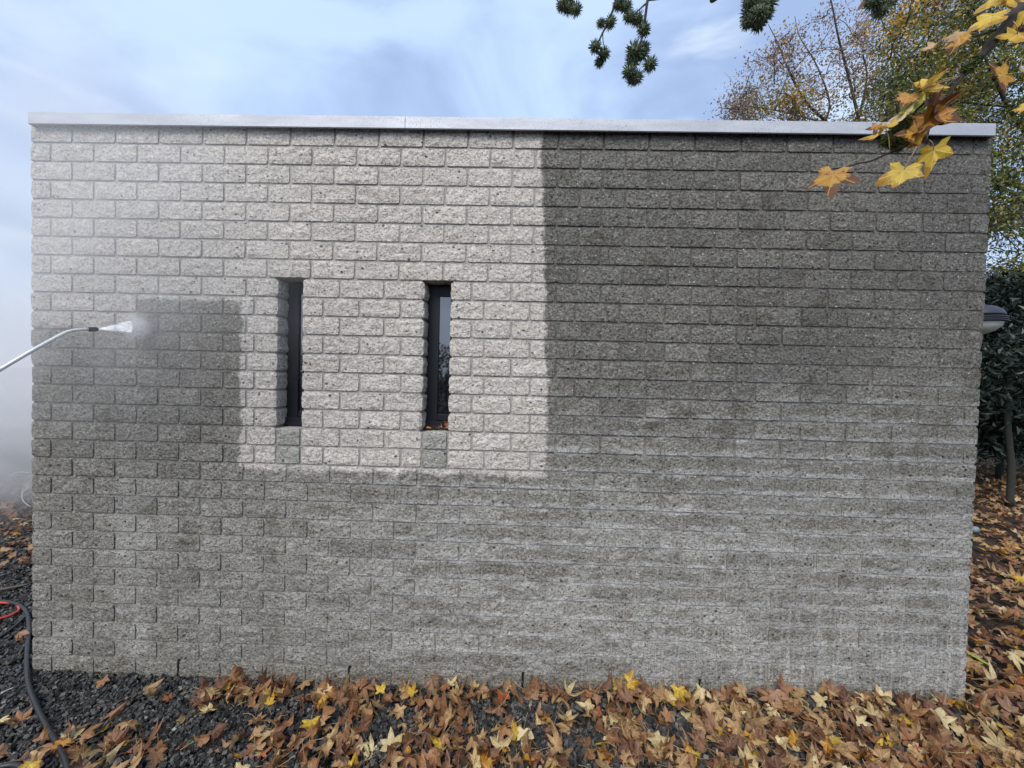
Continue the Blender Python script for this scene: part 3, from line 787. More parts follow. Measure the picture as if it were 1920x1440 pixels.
for c in cand[:NI]:
    x, y, z, s, R_, gi, ck, layer = c
    o = obj('fallen_leaf', leaf_mesh(gi, ck)); o.matrix_world = Matrix.Translation((x, y, z)) @ R_.to_4x4() @ Matrix.Scale(s, 4)
    px = px_of((x, y, z))[0]
    up = R_ @ Vector((0, 0, 1)); pose = 'oval' if gi >= 28 else ('steep' if abs(up.z) < .72 else 'tilted' if abs(up.z) < .9 else 'flat')
    size = 'large ' if s > .070 else ('small ' if s < .053 else '')
    st = R_ @ Vector((0, -1, 0)); sw = ('stalk left' if st.x < 0 else 'stalk right') if abs(st.x) > abs(st.y) else ('stalk to the wall' if st.y > 0 else 'stalk to the front')
    lab = '%s%s %s%s leaf %s' % (size, pose, ck, ' face-down' if up.z < 0 else '', place_words(px, y))
    if lab in used_labels and len((lab+sw).split()) < 16: lab += ', '+sw
    used_labels.add(lab)
    tag(o, lab, 'leaf', 'fallen leaves in front of the wall')
def join_leaves(lst, geo, name):
    Vs, Ts, uvs, ms, off = [], [], [], [], 0
    for x, y, z, s, R_, gi, ck, *_ in lst:
        V, T, uv, pet = geo[gi]; Rn = np.array([list(r) for r in R_])
        Vs.append(V @ Rn.T*s+np.array([x, y, z])); Ts.append(T+off); uvs.append(uv); off += len(V)
        ms.append(np.where(pet == 1, len(LK), LK.index(ck)))
    o = obj(name, np_mesh(name, np.vstack(Vs), np.vstack(Ts), [LEAFM[k] for k in LK]+[M_STEM], np.concatenate(ms), np.vstack(uvs)))
    return tag(o, kind='stuff')
join_leaves(cand[NI:], GEO0, 'leaf_litter')
far = []
for n_ in range(15000):                                    # right of and behind the building
    t_ = rr.random(); x = W+.03+rr.random()**1.2*7.5; y = -1.0+rr.random()**1.15*8.
    px, py, dd = px_of((x, y, 0))
    if dd > .4 and not (1700 < px < 2250): continue
    if rr.random() > .80: continue
    s = rr.uniform(.045, .072); z = gz(x, y)+.012+.035*rr.random()
    far.append([x, y, z, s, rotm(rr.uniform(0, 6.28), rr.gauss(0, .35), rr.gauss(0, .35), rr.random() < .45), rr.randrange(16), rr.choices(wk, [26, 28, 16, 12, 7, 5, 4, 1])[0]])
for n_ in range(4500):                                     # left of and behind the building, thin
    x = -.06-rr.random()*4.2; y = .1+rr.random()*7
    if y < .9 and rr.random() < .9: continue
    s = rr.uniform(.04, .065)
    far.append([x, y, gz(x, y)+.014+.02*rr.random(), s, rotm(rr.uniform(0, 6.28), rr.gauss(0, .4), rr.gauss(0, .4), rr.random() < .5), rr.randrange(16), rr.choices(wk, [16, 14, 34, 34, 3, .5, 1, .5])[0]])
for c in far:
    V0 = GEO1[c[5]][0]; low = (np.array([list(r) for r in c[4]]) @ (V0.T*c[3]))[2].min(); g_ = gz(c[0], c[1])
    if c[2]+low < g_: c[2] = g_-low+.001
join_leaves(far, GEO1, 'leaf_litter')
# a few leaves blown into the right hand slot
a, b = SL[1]
for i, (fx, ck, s) in enumerate(((.2, 'orange', .026), (.5, 'rust brown', .024), (.62, 'tan', .020), (.85, 'brick red', .028))):
    o = obj('fallen_leaf', leaf_mesh((3, 6, 9, 12)[i], ck)); x = a+(b-a)*fx
    o.matrix_world = Matrix.Translation((x, .035+.01*i, SZ0+.012)) @ rotm(i*1.9, .5, .3, False).to_4x4() @ Matrix.Scale(s, 4)
    tag(o, 'small dry %s leaf on the right window sill, %s' % (ck, ('at its left', 'left of middle', 'right of middle', 'at its right')[i]), 'leaf', 'dry leaves on the right window sill')

# ------------------------------------------------------------------ hoses, twigs
M_HOSE = simple('black_rubber_hose', (.022, .023, .026), .42, bscale=300, bstr=.2)
M_RED = simple('red_hose_rubber', (.42, .045, .03), .4)
def hose(pts, r_, mat, label, h=None, cat='hose'):
    P = spline([ground(x, y, r_*1.2+.012) for x, y in pts], 8); m = MB(); m.tube(P, r_, 10)
    return tag(m.build('hose', mat), label, cat)
hose([(-160, 1150), (-60, 1125), (10, 1128), (38, 1136), (51, 1152), (54, 1180), (51, 1215), (50, 1250), (54, 1285), (68, 1322), (88, 1362), (108, 1395), (124, 1430), (136, 1480), (150, 1560)], .0095, M_HOSE,
     'black hose rounding the left corner of the wall and crossing the gravel to the front')
hose([(-160, 1290), (-60, 1228), (0, 1194), (30, 1172), (49, 1154)], .0075, M_HOSE, 'thin black hose lying slanted on the gravel behind the left corner')
hose([(-120, 1400), (-40, 1440), (0, 1437), (28, 1434), (44, 1448), (20, 1500)], .0095, M_HOSE, 'end of a black hose loop in the lower left corner')
hose([(-110, 1126), (-30, 1131), (0, 1130), (28, 1132), (36, 1142), (24, 1152), (0, 1160), (-60, 1180)], .0075, M_RED, 'red hose loop on the leaves left of the building')
M_TWIG = simple('grey_twig', (.10, .085, .07), .8, bscale=120)
M_PALE = simple('pale_dead_stalk', (.42, .40, .36), .7)
def twig(pts, r_, mat, label, h=.03):
    m = MB(); P = spline([ground(x, y, h) for x, y in pts], 4); m.tube(P, [r_*(1-.5*i/len(P)) for i in range(len(P))], 6)
    return tag(m.build('twig', mat), label, 'twig')
twig([(-40, 1112), (10, 1104), (55, 1095)], .012, M_TWIG, 'long dark stick on the litter left of the building')
twig([(18, 893), (34, 885), (56, 887)], .008, M_PALE, 'pale dead stalk standing in the mist far left', .12)
twig([(55, 913), (42, 925), (44, 940), (57, 950)], .007, M_PALE, 'pale bent hoop of a stalk just left of the wall edge', .10)
twig([(2, 1300), (16, 1293), (26, 1289)], .004, M_PALE, 'short pale straw on the gravel at the left edge', .02)

# ------------------------------------------------------------------ pressure washer lance, jet and mist
M_LANCE = simple('dull_steel_lance', (.62, .64, .63), .42, .35, nscale=60)
tipd = 1.50
lp = [at(-560, 1010, .82), at(-300, 862, .98), at(0, 693, 1.25), at(70, 652, 1.33), at(118, 626, 1.40), at(133, 620.5, 1.42), at(150, 618, 1.445), at(166, 617.5, 1.47)]
lance = empty('pressure_washer_lance', lp[5]); tag(lance, 'bent grey steel pressure washer lance reaching in from the left edge and spraying the wall', 'spray lance')
def rel(pts): return [Vector(p)-lp[5] for p in pts]
m = MB(); m.tube(rel(lp[:2]+spline(lp[2:], 4)), .0058, 12); m.build('tube', M_LANCE, lance)
m = MB(); m.tube(rel([at(165, 617.4, 1.468), at(167, 617.4, 1.471), at(180, 617.4, 1.49), at(182, 617.4, 1.495)]), [.0070, .0090, .0090, .0065], 12); m.build('nozzle', M_HOSE, lance)
m = MB(); m.tube(rel([at(-560, 1010, .82), at(-640, 1056, .78)]), [.016, .018], 12); m.tube(rel([at(-620, 1045, .79), at(-600, 1130, .78)]), [.015, .013], 10); m.build('grip', M_HOSE, lance)
# fan of water from the nozzle to the wall (a closed body of dense droplets)
def vol_material(name, dens, colr, aniso=.3, soft=None):
    mt = bpy.data.materials.new(name); mt.use_nodes = True; n_, l_ = mt.node_tree.nodes, mt.node_tree.links; n_.clear()
    o = n_.new('ShaderNodeOutputMaterial'); v = n_.new('ShaderNodeVolumePrincipled'); l_.new(v.outputs[0], o.inputs['Volume'])
    v.inputs['Color'].default_value = (*colr, 1); v.inputs['Anisotropy'].default_value = aniso; v.inputs['Density'].default_value = dens
    if soft:
        t = n_.new('ShaderNodeTexCoord'); ln = n_.new('ShaderNodeVectorMath'); ln.operation = 'LENGTH'; l_.new(t.outputs['Object'], ln.inputs[0])
        mr = n_.new('ShaderNodeMapRange'); mr.interpolation_type = 'SMOOTHSTEP'; l_.new(ln.outputs['Value'], mr.inputs[0])
        mr.inputs[1].default_value = 1; mr.inputs[2].default_value = .1; mr.inputs[3].default_value = 0; mr.inputs[4].default_value = 1
        nz = n_.new('ShaderNodeTexNoise'); l_.new(t.outputs['Object'], nz.inputs['Vector']); nz.inputs['Scale'].default_value = soft; nz.inputs['Detail'].default_value = 4; nz.inputs['Distortion'].default_value = .8
        m2_ = n_.new('ShaderNodeMapRange'); l_.new(nz.outputs['Fac'], m2_.inputs[0]); m2_.inputs[1].default_value = .33; m2_.inputs[2].default_value = .68; m2_.inputs[3].default_value = .12; m2_.inputs[4].default_value = 1.9
        a_ = n_.new('ShaderNodeMath'); a_.operation = 'MULTIPLY'; l_.new(mr.outputs[0], a_.inputs[0]); l_.new(m2_.outputs[0], a_.inputs[1])
        b_ = n_.new('ShaderNodeMath'); b_.operation = 'MULTIPLY'; l_.new(a_.outputs[0], b_.inputs[0]); b_.inputs[1].default_value = dens; l_.new(b_.outputs[0], v.inputs['Density'])
    return mt
m = MB(); tp = at(183, 617.4, 1.497); secs = []
for f_, hw in ((0, .002), (.25, .008), (.6, .017), (1, .026)):
    c_ = at(183+62*f_, 617.4-5*f_, 1.497+.325*f_); secs.append((c_, hw))
vs, fs, n_ = [], [], 10
for c_, hw in secs:
    for k in range(n_):
        a_ = 6.2832*k/n_; vs.append(c_+Vector((.007*math.cos(a_)*(hw/.02+.2), 0, hw*math.sin(a_)*(1.+.12*math.sin(k*5)))))
for i in range(len(secs)-1):
    for k in range(n_): fs.append((i*n_+k, i*n_+(k+1) % n_, (i+1)*n_+(k+1) % n_, (i+1)*n_+k))
fs += [tuple(range(n_))[::-1], tuple((len(secs)-1)*n_+k for k in range(n_))]
m.add(vs, fs, 0, True)
tj = NT('white_water_spray'); nj = tj.noise(tj.map(tj.pos(), (9, 9, 190)), 1., 3, .6)
dj = tj.N.new('ShaderNodeBsdfDiffuse'); dj.inputs[0].default_value = (.95, .96, .98, 1); tj2 = tj.N.new('ShaderNodeBsdfTranslucent'); tj2.inputs[0].default_value = (.95, .96, .98, 1)
ad = tj.N.new('ShaderNodeAddShader'); tj.L.new(dj.outputs[0], ad.inputs[0]); tj.L.new(tj2.outputs[0], ad.inputs[1])
tp_ = tj.N.new('ShaderNodeBsdfTransparent'); mj = tj.N.new('ShaderNodeMixShader'); lw = tj.N.new('ShaderNodeLayerWeight'); tj.L.new(tj.math('MULTIPLY', tj.rng(nj, .30, .62, .28, .78), tj.math('SUBTRACT', 1., tj.math('POWER', lw.outputs['Facing'], 2.))), mj.inputs[0])
tj.L.new(tp_.outputs[0], mj.inputs[1]); tj.L.new(ad.outputs[0], mj.inputs[2]); tj.L.new(mj.outputs[0], tj.out.inputs[0])
jet = m.build('water_jet', tj.mat)
tag(jet, 'white fan-shaped water jet between the lance nozzle and the wall', 'water jet')
def sphere_mesh(name, mat, n=20):
    V, T = [], []
    for i in range(n+1):
        for k in range(2*n): a_, b_ = math.pi*i/n, math.pi*k/n; V.append((math.sin(a_)*math.cos(b_), math.sin(a_)*math.sin(b_), math.cos(a_)))
    for i in range(n):
        for k in range(2*n): k2 = (k+1) % (2*n); T += [(i*2*n+k, (i+1)*2*n+k, (i+1)*2*n+k2, i*2*n+k2)]
    return np_mesh(name, V, T, [mat])
def puff(loc, sc_, dens, nscale, label):
    o = obj('mist', sphere_mesh('mist', vol_material('mist_droplets', dens, (.98, .99, 1.), -.1, nscale))); o.location = loc; o.scale = sc_
    return tag(o, label, 'mist', kind='stuff')
c_ = wallpt(300, 520); puff((c_.x-.12, -.36, c_.z+.05), (1.30, .34, 1.0), 1.05, 2.0, 'thin drifting spray mist in front of the left part of the wall')
c_ = at(246, 611, 1.80); puff((c_.x, -.045, c_.z), (.085, .04, .085), 26., 3., 'small burst of spray where the water jet strikes the wall')
puff((-2.9, 3.2, 1.15), (2.75, 3.3, 1.75), .95, 2.6, 'dense white spray mist beyond the left corner of the building')

# ------------------------------------------------------------------ trees
def tree_leaf_mat(name, a, b, trans=.35, sc_=1.1):
    t = NT(name); g = t.N.new('ShaderNodeNewGeometry').outputs['Random Per Island']
    n = t.noise(t.pos(), sc_, 3); f = t.math('ADD', t.math('MULTIPLY', g, .6), t.math('MULTIPLY', n, .5))
    c = t.mix(t.rng(f, .3, .8), a, b); t.set(t.p.inputs['Base Color'], c); t.p.inputs['Roughness'].default_value = .45
    tr = t.N.new('ShaderNodeBsdfTranslucent'); t.L.new(c, tr.inputs[0]); m = t.N.new('ShaderNodeMixShader'); m.inputs[0].default_value = trans
    t.L.new(t.p.outputs[0], m.inputs[1]); t.L.new(tr.outputs[0], m.inputs[2]); t.L.new(m.outputs[0], t.out.inputs[0]); return t.mat
M_BARK = simple('dark_bark', (.055, .05, .043), .9, bscale=50, bstr=.6)
M_BARKP = simple('pale_grey_bark', (.028, .030, .025), .9, bscale=40, bstr=.5)
TL = {'pink': tree_leaf_mat('foliage_russet', (.23, .14, .10), (.40, .27, .20)),
      'gold': tree_leaf_mat('foliage_gold', (.50, .27, .03), (.66, .44, .07)),
      'olive': tree_leaf_mat('foliage_olive', (.15, .16, .025), (.36, .33, .06)),
      'green': tree_leaf_mat('foliage_green', (.055, .085, .022), (.16, .20, .045)),
      'laurel': tree_leaf_mat('foliage_laurel', (.005, .012, .008), (.014, .028, .016), .08)}
def in_poly(x, y, poly):
    c = False; j = len(poly)-1
    for i in range(len(poly)):
        xi, yi = poly[i]; xj, yj = poly[j]
        if (yi > y) != (yj > y) and x < (xj-xi)*(y-yi)/(yj-yi)+xi: c = not c
        j = i
    return c
def leaf_cloud(pts, size, r_, aspect=.5):
    """small rhombic leaves: pts (n,3)"""
    n = len(pts); s = r_.uniform(.65, 1.25, n)*size
    d = r_.normal(size=(n, 3)); d[:, 2] -= .35; d /= np.linalg.norm(d, axis=1)[:, None]
    e = r_.normal(size=(n, 3)); e -= d*(e*d).sum(1)[:, None]; e /= np.linalg.norm(e, axis=1)[:, None]
    k = np.cross(d, e)*.12*s[:, None]
    a = pts; b = pts+d*(s*.5)[:, None]+e*(s*aspect*.5)[:, None]+k; c = pts+d*s[:, None]; q = pts+d*(s*.5)[:, None]-e*(s*aspect*.5)[:, None]+k
    V = np.stack([a, b, c, q], 1).reshape(-1, 3); i = np.arange(n)[:, None]*4
    return V, np.concatenate([i+np.array([0, 1, 2]), i+np.array([0, 2, 3])], 1).reshape(-1, 3)
def make_tree(name, label, cat, trunk, limbs, clusters, per, leaf, spread, mats, matpick, bark, seed, twigr=.006, group=None, aspect=.5, tf=5):
    """trunk and limbs: lists of (points, r0, r1) in world space; clusters: world points"""
    r_ = np.random.default_rng(seed); base = Vector(trunk[0][0][0]); root = empty(name, base)
    tag(root, label, cat, group)
    m = MB()
    for pts, r0, r1 in trunk:
        P = spline(pts, 4); m.tube([p-base for p in P], [r0+(r1-r0)*i/(len(P)-1) for i in range(len(P))], 10)
    m.build('trunk', bark, root)
    m = MB(); nodes = []
    for pts, r0, r1 in limbs:
        P = spline(pts, 5); m.tube([p-base for p in P], [.68*(r0+(r1-r0)*i/(len(P)-1)) for i in range(len(P))], 6); nodes += list(P[2:])
    for pts, r0, r1 in trunk: nodes += spline(pts, 4)[len(pts)*2:]
    NA = np.array([list(p) for p in nodes]); pos = []; mi = []
    order = sorted(range(len(clusters)), key=lambda i: np.min(((NA-np.array(clusters[i]))**2).sum(1)))
    for ci in order:
        c = Vector(clusters[ci]); A = np.array(c)
        d2 = ((NA-A)**2).sum(1) + 1.2*np.maximum(0, NA[:, 2]-A[2])**2
        n0 = Vector(NA[int(np.argmin(d2))]); ln = (c-n0).length
        sag = Vector((random.uniform(-1, 1), random.uniform(-1, 1), random.uniform(.0, 1)))*ln*.13
        P = spline([n0, n0.lerp(c, .5)+sag, c], 4)
        m.tube([p-base for p in P], [twigr*(1.9-1.35*i/(len(P)-1)) for i in range(len(P))], 4, caps=False)
        if len(NA) < 1500: NA = np.vstack([NA, [list(p) for p in P[3:]]])
        k = int(per*r_.uniform(.6, 1.4))
        t_ = r_.uniform(.25, 1.0, k); Pn = np.array([list(p) for p in P]); ii = np.minimum((t_*(len(Pn)-1)).astype(int), len(Pn)-1)
        pp = Pn[ii]+r_.normal(size=(k, 3))*spread*np.array([1, 1, .8])
        pos.append(pp); mm = matpick(c, r_); mi += [mm if r_.random() > .12 else matpick(c, r_) for _ in range(k)]
        for _ in range(2):
            e_ = c+Vector(r_.normal(size=3))*spread*1.3; m.tube([c.lerp(n0, .3)-base, c.lerp(e_, .5)-base, e_-base], [twigr*.7, twigr*.5, twigr*.3], 3, caps=False)
    m.build('limbs', bark, root)
    pos = np.vstack(pos)-np.array(base); V, T = leaf_cloud(pos, leaf, r_, aspect)
    o = obj('crown', np_mesh('crown', V, T, mats, np.repeat(mi, 2)), root); tag(o, kind='stuff'); return root
def scatter_poly(poly, d0, d1, n, seed, dens=None):
    r_ = random.Random(seed); xs_ = [p[0] for p in poly]; ys_ = [p[1] for p in poly]; out_ = []
    while len(out_) < n:
        x, y = r_.uniform(min(xs_), max(xs_)), r_.uniform(min(ys_), max(ys_))
        if not in_poly(x, y, poly): continue
        if dens and r_.random() > dens(x, y): continue
        out_.append(at(x, y, r_.uniform(d0, d1)))
    return out_
# A: thinning russet tree behind the roof
dA = 9.
tb = at(1620, 420, dA); tb.z = -.02
polyA = [(1340, 232), (1348, 205), (1380, 150), (1430, 100), (1470, 62), (1530, 30), (1600, -30), (1680, -120), (1850, -200), (1900, 60), (1860, 420), (1360, 420)]
limA = [([at(1620, 330, dA), at(1615, 250, dA), at(1590, 140, dA), at(1572, 70, dA-.2), at(1558, 0, dA-.3), at(1540, -70, dA-.3)], .06, .012),
        ([at(1618, 320, dA), at(1560, 240, dA-.3), at(1510, 190, dA-.5), at(1478, 130, dA-.6), at(1458, 80, dA-.6), at(1440, 45, dA-.6)], .055, .008),
        ([at(1622, 330, dA), at(1655, 240, dA-.4), at(1676, 160, dA-.6), at(1690, 120, dA-.8), at(1715, 95, dA-.9), at(1745, 50, dA-1), at(1760, 0, dA-1), at(1770, -80, dA-1)], .06, .014),
        ([at(1687, 128, dA-.7), at(1670, 80, dA-.7), at(1650, 30, dA-.7), at(1630, -30, dA-.7)], .028, .008),
        ([at(1600, 260, dA+.2), at(1625, 150, dA+.3), at(1618, 90, dA+.3), at(1640, 20, dA+.3)], .04, .01),
        ([at(1560, 235, dA), at(1470, 210, dA), at(1400, 200, dA), at(1355, 205, dA)], .03, .006),
        ([at(1545, 238, dA-.2), at(1555, 190, dA-.1), at(1530, 120, dA), at(1500, 70, dA), at(1490, 30, dA)], .035, .007)]
def mpA(c, r_):
    px, py, _ = px_of(c); q = r_.random()
    if px > 1690 and q < .62: return 2 if q < .4 else 1
    if py > 150 and px > 1400 and q < .55: return 2 if q < .38 else 1
    if px > 1640 and py < 130 and q < .6: return 1
    return 0 if q < .93 else 1
cl = scatter_poly(polyA, dA-1.3, dA+1.0, 820, 5, lambda x, y: min(1., .50+.5*max(0, (y-60)/150)))
make_tree('russet_tree', 'thinning tree with fine russet leaves and bare twigs behind the roof', 'tree', [([tb, tb.lerp(at(1620, 420, dA), .5)+Vector((.05, 0, 0)), at(1620, 330, dA)], .14, .065)], limA, cl, 60, .062, .16,
          [TL['pink'], TL['gold'], TL['olive']], mpA, M_BARK, 3)
# B: yellowing green tree at the right
dB = 7.4
tb = at(2010, 420, dB); tb.z = -.02
polyB = [(1640, 330), (1650, 150), (1660, 40), (1720, -60), (1850, -160), (2150, -160), (2260, 200), (2240, 520), (2100, 600), (1850, 560), (1700, 470)]
limB = [([at(2005, 420, dB), at(1960, 300, dB), at(1890, 200, dB-.3), at(1830, 60, dB-.4), at(1800, -60, dB-.4)], .08, .012),
        ([at(2010, 420, dB), at(1930, 360, dB-.4), at(1840, 330, dB-.5), at(1750, 300, dB-.6), at(1690, 240, dB-.6)], .05, .009),
        ([at(2012, 400, dB), at(2020, 250, dB), at(1990, 100, dB), at(1960, -60, dB)], .08, .015),
        ([at(1890, 200, dB-.3), at(1800, 190, dB-.5), at(1730, 170, dB-.5), at(1690, 120, dB-.5)], .03, .007),
        ([at(2012, 400, dB), at(2120, 300, dB), at(2180, 150, dB)], .06, .012)]
def mpB(c, r_):
    px, py, _ = px_of(c); q = r_.random()
    if py < 110 and px < 1800: return 2 if q < .34 else (0 if q < .62 else 1)
    return 2 if q < .07 else (0 if q < .52 else 1)
cl = scatter_poly(polyB, dB-1.2, dB+1.5, 1150, 6, lambda x, y: .62+.38*(y > 60))
make_tree('yellowing_tree', 'green tree turning yellow, thick crown at the right above the hedge', 'tree', [([tb, tb.lerp(at(2010, 420, dB), .5)+Vector((-.05, 0, 0)), at(2010, 400, dB)], .17, .09)], limB, cl, 62, .070, .17,
          [TL['olive'], TL['green'], TL['gold']], mpB, M_BARK, 4)
# C: laurel hedge, dark evergreen, trunks showing below
def hedge(name, label, x0, x1, y0, y1, z0, z1, n, seed, cat='hedge', leaf=.10):
    r_ = np.random.default_rng(seed); root = empty(name, ((x0+x1)/2, (y0+y1)/2, 0)); tag(root, label, cat)
    b = np.array(root.location); m = MB()
    for i in range(max(3, int((x1-x0)/1.0))):
        x = x0+(i+.5)*(x1-x0)/max(3, int((x1-x0)/1.0))+r_.uniform(-.2, .2); y = y0+.5*(y1-y0)+r_.uniform(-.2, .2)
        m.tube(spline([Vector((x, y, -.02))-root.location, Vector((x+r_.uniform(-.1, .1), y, 1))-root.location, Vector((x+r_.uniform(-.2, .2), y, z1*.8))-root.location], 4), [.05]*8+[.02], 8)
    m.build('trunk', M_BARKP, root)
    P = np.stack([r_.uniform(x0, x1, n), r_.uniform(y0, y1, n), z0+(z1-z0)*r_.random(n)**.9], 1)
    # lumpy outline
    k = np.array([noise.noise(Vector(p)*1.1)+.5*noise.noise(Vector(p)*3.) for p in P]); edge = np.minimum(np.minimum(P[:, 0]-x0, x1-P[:, 0]), np.minimum(P[:, 1]-y0, z1-P[:, 2]))
    P = P[(k*.45+edge*1.6) > .02]
    V, T = leaf_cloud(P-b, leaf, r_, .45); o = obj('foliage', np_mesh('foliage', V, T, [TL['laurel']]), root); tag(o, kind='stuff'); return root
hx = at(1880, 700, 5.6)
hedge('laurel_hedge', 'dark evergreen laurel hedge behind the right corner with bare trunks below', hx.x-1.9, hx.x+3.5, hx.y-.3, hx.y+1.3, .50, 3.15, 110000, 8, leaf=.085)
p0 = ground(1893, 948); tt = empty('evergreen_tree', p0); tag(tt, 'slim grey trunk with dark evergreen crown standing before the hedge at the right edge', 'tree')
m = MB(); m.tube(spline([(0, 0, -.02), (.02, .02, .5), (-.02, .05, 1.1), (.05, .1, 2.)], 5), [.036]*6+[.032]*5+[.025]*5, 12); m.build('trunk', M_BARKP, tt)
V, T = leaf_cloud(np.random.default_rng(4).normal(size=(2600, 3))*np.array([.45, .4, .38])+np.array([.05, .1, 1.75]), .1, np.random.default_rng(5), .45)
tag(obj('crown', np_mesh('crown', V, T, [TL['laurel']]), tt), kind='stuff')
# low growth in the mist at the left, and planting behind the camera that the window glass mirrors
hedge('misty_shrubs', 'low dark green shrubs fading into the mist at the far left', -9.5, -1.2, 6.6, 8.2, 0., 1.15, 9000, 12, 'shrubs', .11)
hedge('garden_hedge', 'clipped dark hedge across the garden, behind the viewer', -14, 12, -15.5, -13.6, 0., 2.7, 14000, 14, 'hedge', .22)

# ------------------------------------------------------------------ overhanging sweetgum with leaves and seed balls
M_SGB = simple('sweetgum_bark', (.035, .030, .027), .85, bscale=160, bstr=.6)
M_BALL = None
def ball_material():
    t = NT('seed_ball_green'); g = t.N.new('ShaderNodeNewGeometry').outputs['Random Per Island']
    n = t.noise(t.ocoord(), 30, 3); c = t.mix(t.math('MULTIPLY', t.math('ADD', g, n), .5), (.035, .055, .032), (.14, .18, .095))
    return t.fin(c, .6, None, 0, .35)
M_BALL = ball_material()
M_MOSS = simple('moss_green', (.085, .11, .03), .95, bscale=200, bstr=.8, nscale=60)
def ball_mesh(seed, spikes=110):
    r_ = np.random.default_rng(seed); V, T = [], []
    n = 8
    for i in range(n+1):
        for k in range(12):
            a_, b_ = math.pi*i/n, 6.2832*k/12; q = .78*(1+.06*r_.normal()); V.append((q*math.sin(a_)*math.cos(b_), q*math.sin(a_)*math.sin(b_), q*math.cos(a_)))
    for i in range(n):
        for k in range(12):
            k2 = (k+1) % 12; a, b, c, d = i*12+k, (i+1)*12+k, (i+1)*12+k2, i*12+k2; T += [(a, b, c), (a, c, d)]
    for i in range(spikes):
        z = 1-2*(i+.5)/spikes; ph = i*2.39996; d = np.array([math.sqrt(1-z*z)*math.cos(ph), math.sqrt(1-z*z)*math.sin(ph), z])+r_.normal(size=3)*.09
        d /= np.linalg.norm(d); e = np.cross(d, r_.normal(size=3)); e /= np.linalg.norm(e); f = np.cross(d, e); L_ = r_.uniform(1.12, 1.42); w_ = .062
        b0 = len(V)
        for k in range(3): V.append(tuple(d*.70+(e*math.cos(k*2.094)+f*math.sin(k*2.094))*w_*1.25))
        for k in range(3): V.append(tuple(d*L_*.9+(e*math.cos(k*2.094)+f*math.sin(k*2.094))*w_*.65))
        V.append(tuple(d*L_+e*.06))
        for k in range(3):
            k2 = (k+1) % 3; T += [(b0+k, b0+k2, b0+3+k2), (b0+k, b0+3+k2, b0+3+k), (b0+3+k, b0+3+k2, b0+6)]
    return np_mesh('seed_ball', V, T, [M_BALL])
BALLS = [ball_mesh(i) for i in range(4)]
tb = Vector((4.6, -3.4, 0)); gum = empty('sweetgum_tree', tb)
tag(gum, 'overhanging sweetgum tree with yellow star leaves and spiky green seed balls in the foreground', 'tree')
crotch = Vector((4.45, -3.1, 3.1))
m = MB(); P = spline([tb+Vector((0, 0, -.03)), Vector((4.62, -3.38, 1.2)), Vector((4.5, -3.2, 2.4)), crotch, Vector((4.4, -3.0, 4.4)), Vector((4.5, -3.0, 6))], 5)
m.tube([p-tb for p in P], [.17-.12*i/(len(P)-1) for i in range(len(P))], 14); m.build('trunk', M_SGB, gum)
def branch(polys, origin=None):
    """polys: list of (points, r0, r1); returns a part that leaves and balls hang on"""
    m = MB()
    for pts, r0, r1 in polys:
        P = spline(pts, 5); rad = []
        for i in range(len(P)):
            q = r0+(r1-r0)*i/(len(P)-1); rad.append(q*(1.12 if i % 7 == 3 else 1))
        m.tube([p-tb for p in P], rad, 8)
    return m.build('branch', M_SGB, gum)
D1 = 1.08
b1 = branch([([crotch, Vector((4.35, -2.2, 3.15)), at(2080, -160, 1.25), at(1985, -60, 1.15)], .05, .0185),
             ([at(1985, -60, 1.15), at(1925, 0, 1.1), at(1884, 52, D1), at(1840, 105, D1), at(1817, 127, D1)], .0185, .0075),
             ([at(1817, 127, D1), at(1790, 150, D1), at(1755, 178, D1), at(1728, 197, D1-.01), at(1712, 215, D1)], .0042, .0022),
             ([at(1820, 122, D1), at(1799, 150, D1), at(1780, 177, D1+.01), at(1766, 198, D1+.02), at(1745, 235, D1+.02), at(1710, 265, D1+.01), at(1680, 281, D1), at(1660, 290, D1), at(1632, 302, D1-.01), at(1606, 307, D1-.02), at(1585, 314, D1-.03), at(1562, 316, D1-.03)], .0046, .0016),
             ([at(1755, 178, D1), at(1754, 200, D1-.01), at(1748, 222, D1-.02)], .0028, .0018),
             ([at(1884, 52, D1), at(1860, 58, D1+.01), at(1835, 66, D1+.03), at(1800, 72, D1+.05)], .0030, .0012)])
def hang(parent, base, tip, width, d, ck, seed, roll=0., curl=.35, dt=0., label=None, stalk=None):
    B = at(*base, d); Tp = at(*tip, d+dt); Y = Tp-B; Ln = Y.length; Y.normalize()
    nrm = (CAM-B).normalized(); nrm = (nrm-Y*nrm.dot(Y)).normalized(); nrm = Matrix.Rotation(roll, 3, Y) @ nrm
    X = Y.cross(nrm)
    V, T, uv, pet = leaf_geo(seed, curl, 0, False)
    me = np_mesh('leaf', V, T, [LEAFM[ck]], None, uv)
    o = obj('leaf', me, parent)
    o.matrix_world = Matrix.Identity(4)
    R_ = Matrix((X*width, Y, nrm)).transposed()
    o.matrix_parent_inverse = Matrix.Identity(4)
    o.matrix_basis = Matrix.Translation(B-tb) @ R_.to_4x4() @ Matrix.Scale(Ln, 4)
    if label: o['label'] = label
    if stalk:
        m = MB(); pts = [at(*stalk, d), at((stalk[0]+base[0])/2+2, (stalk[1]+base[1])/2-3, d-.005), B]
        m.tube([p-tb for p in spline(pts, 4)], .0011, 6); m.build('leaf_stalk', M_STEM, parent)
    return o
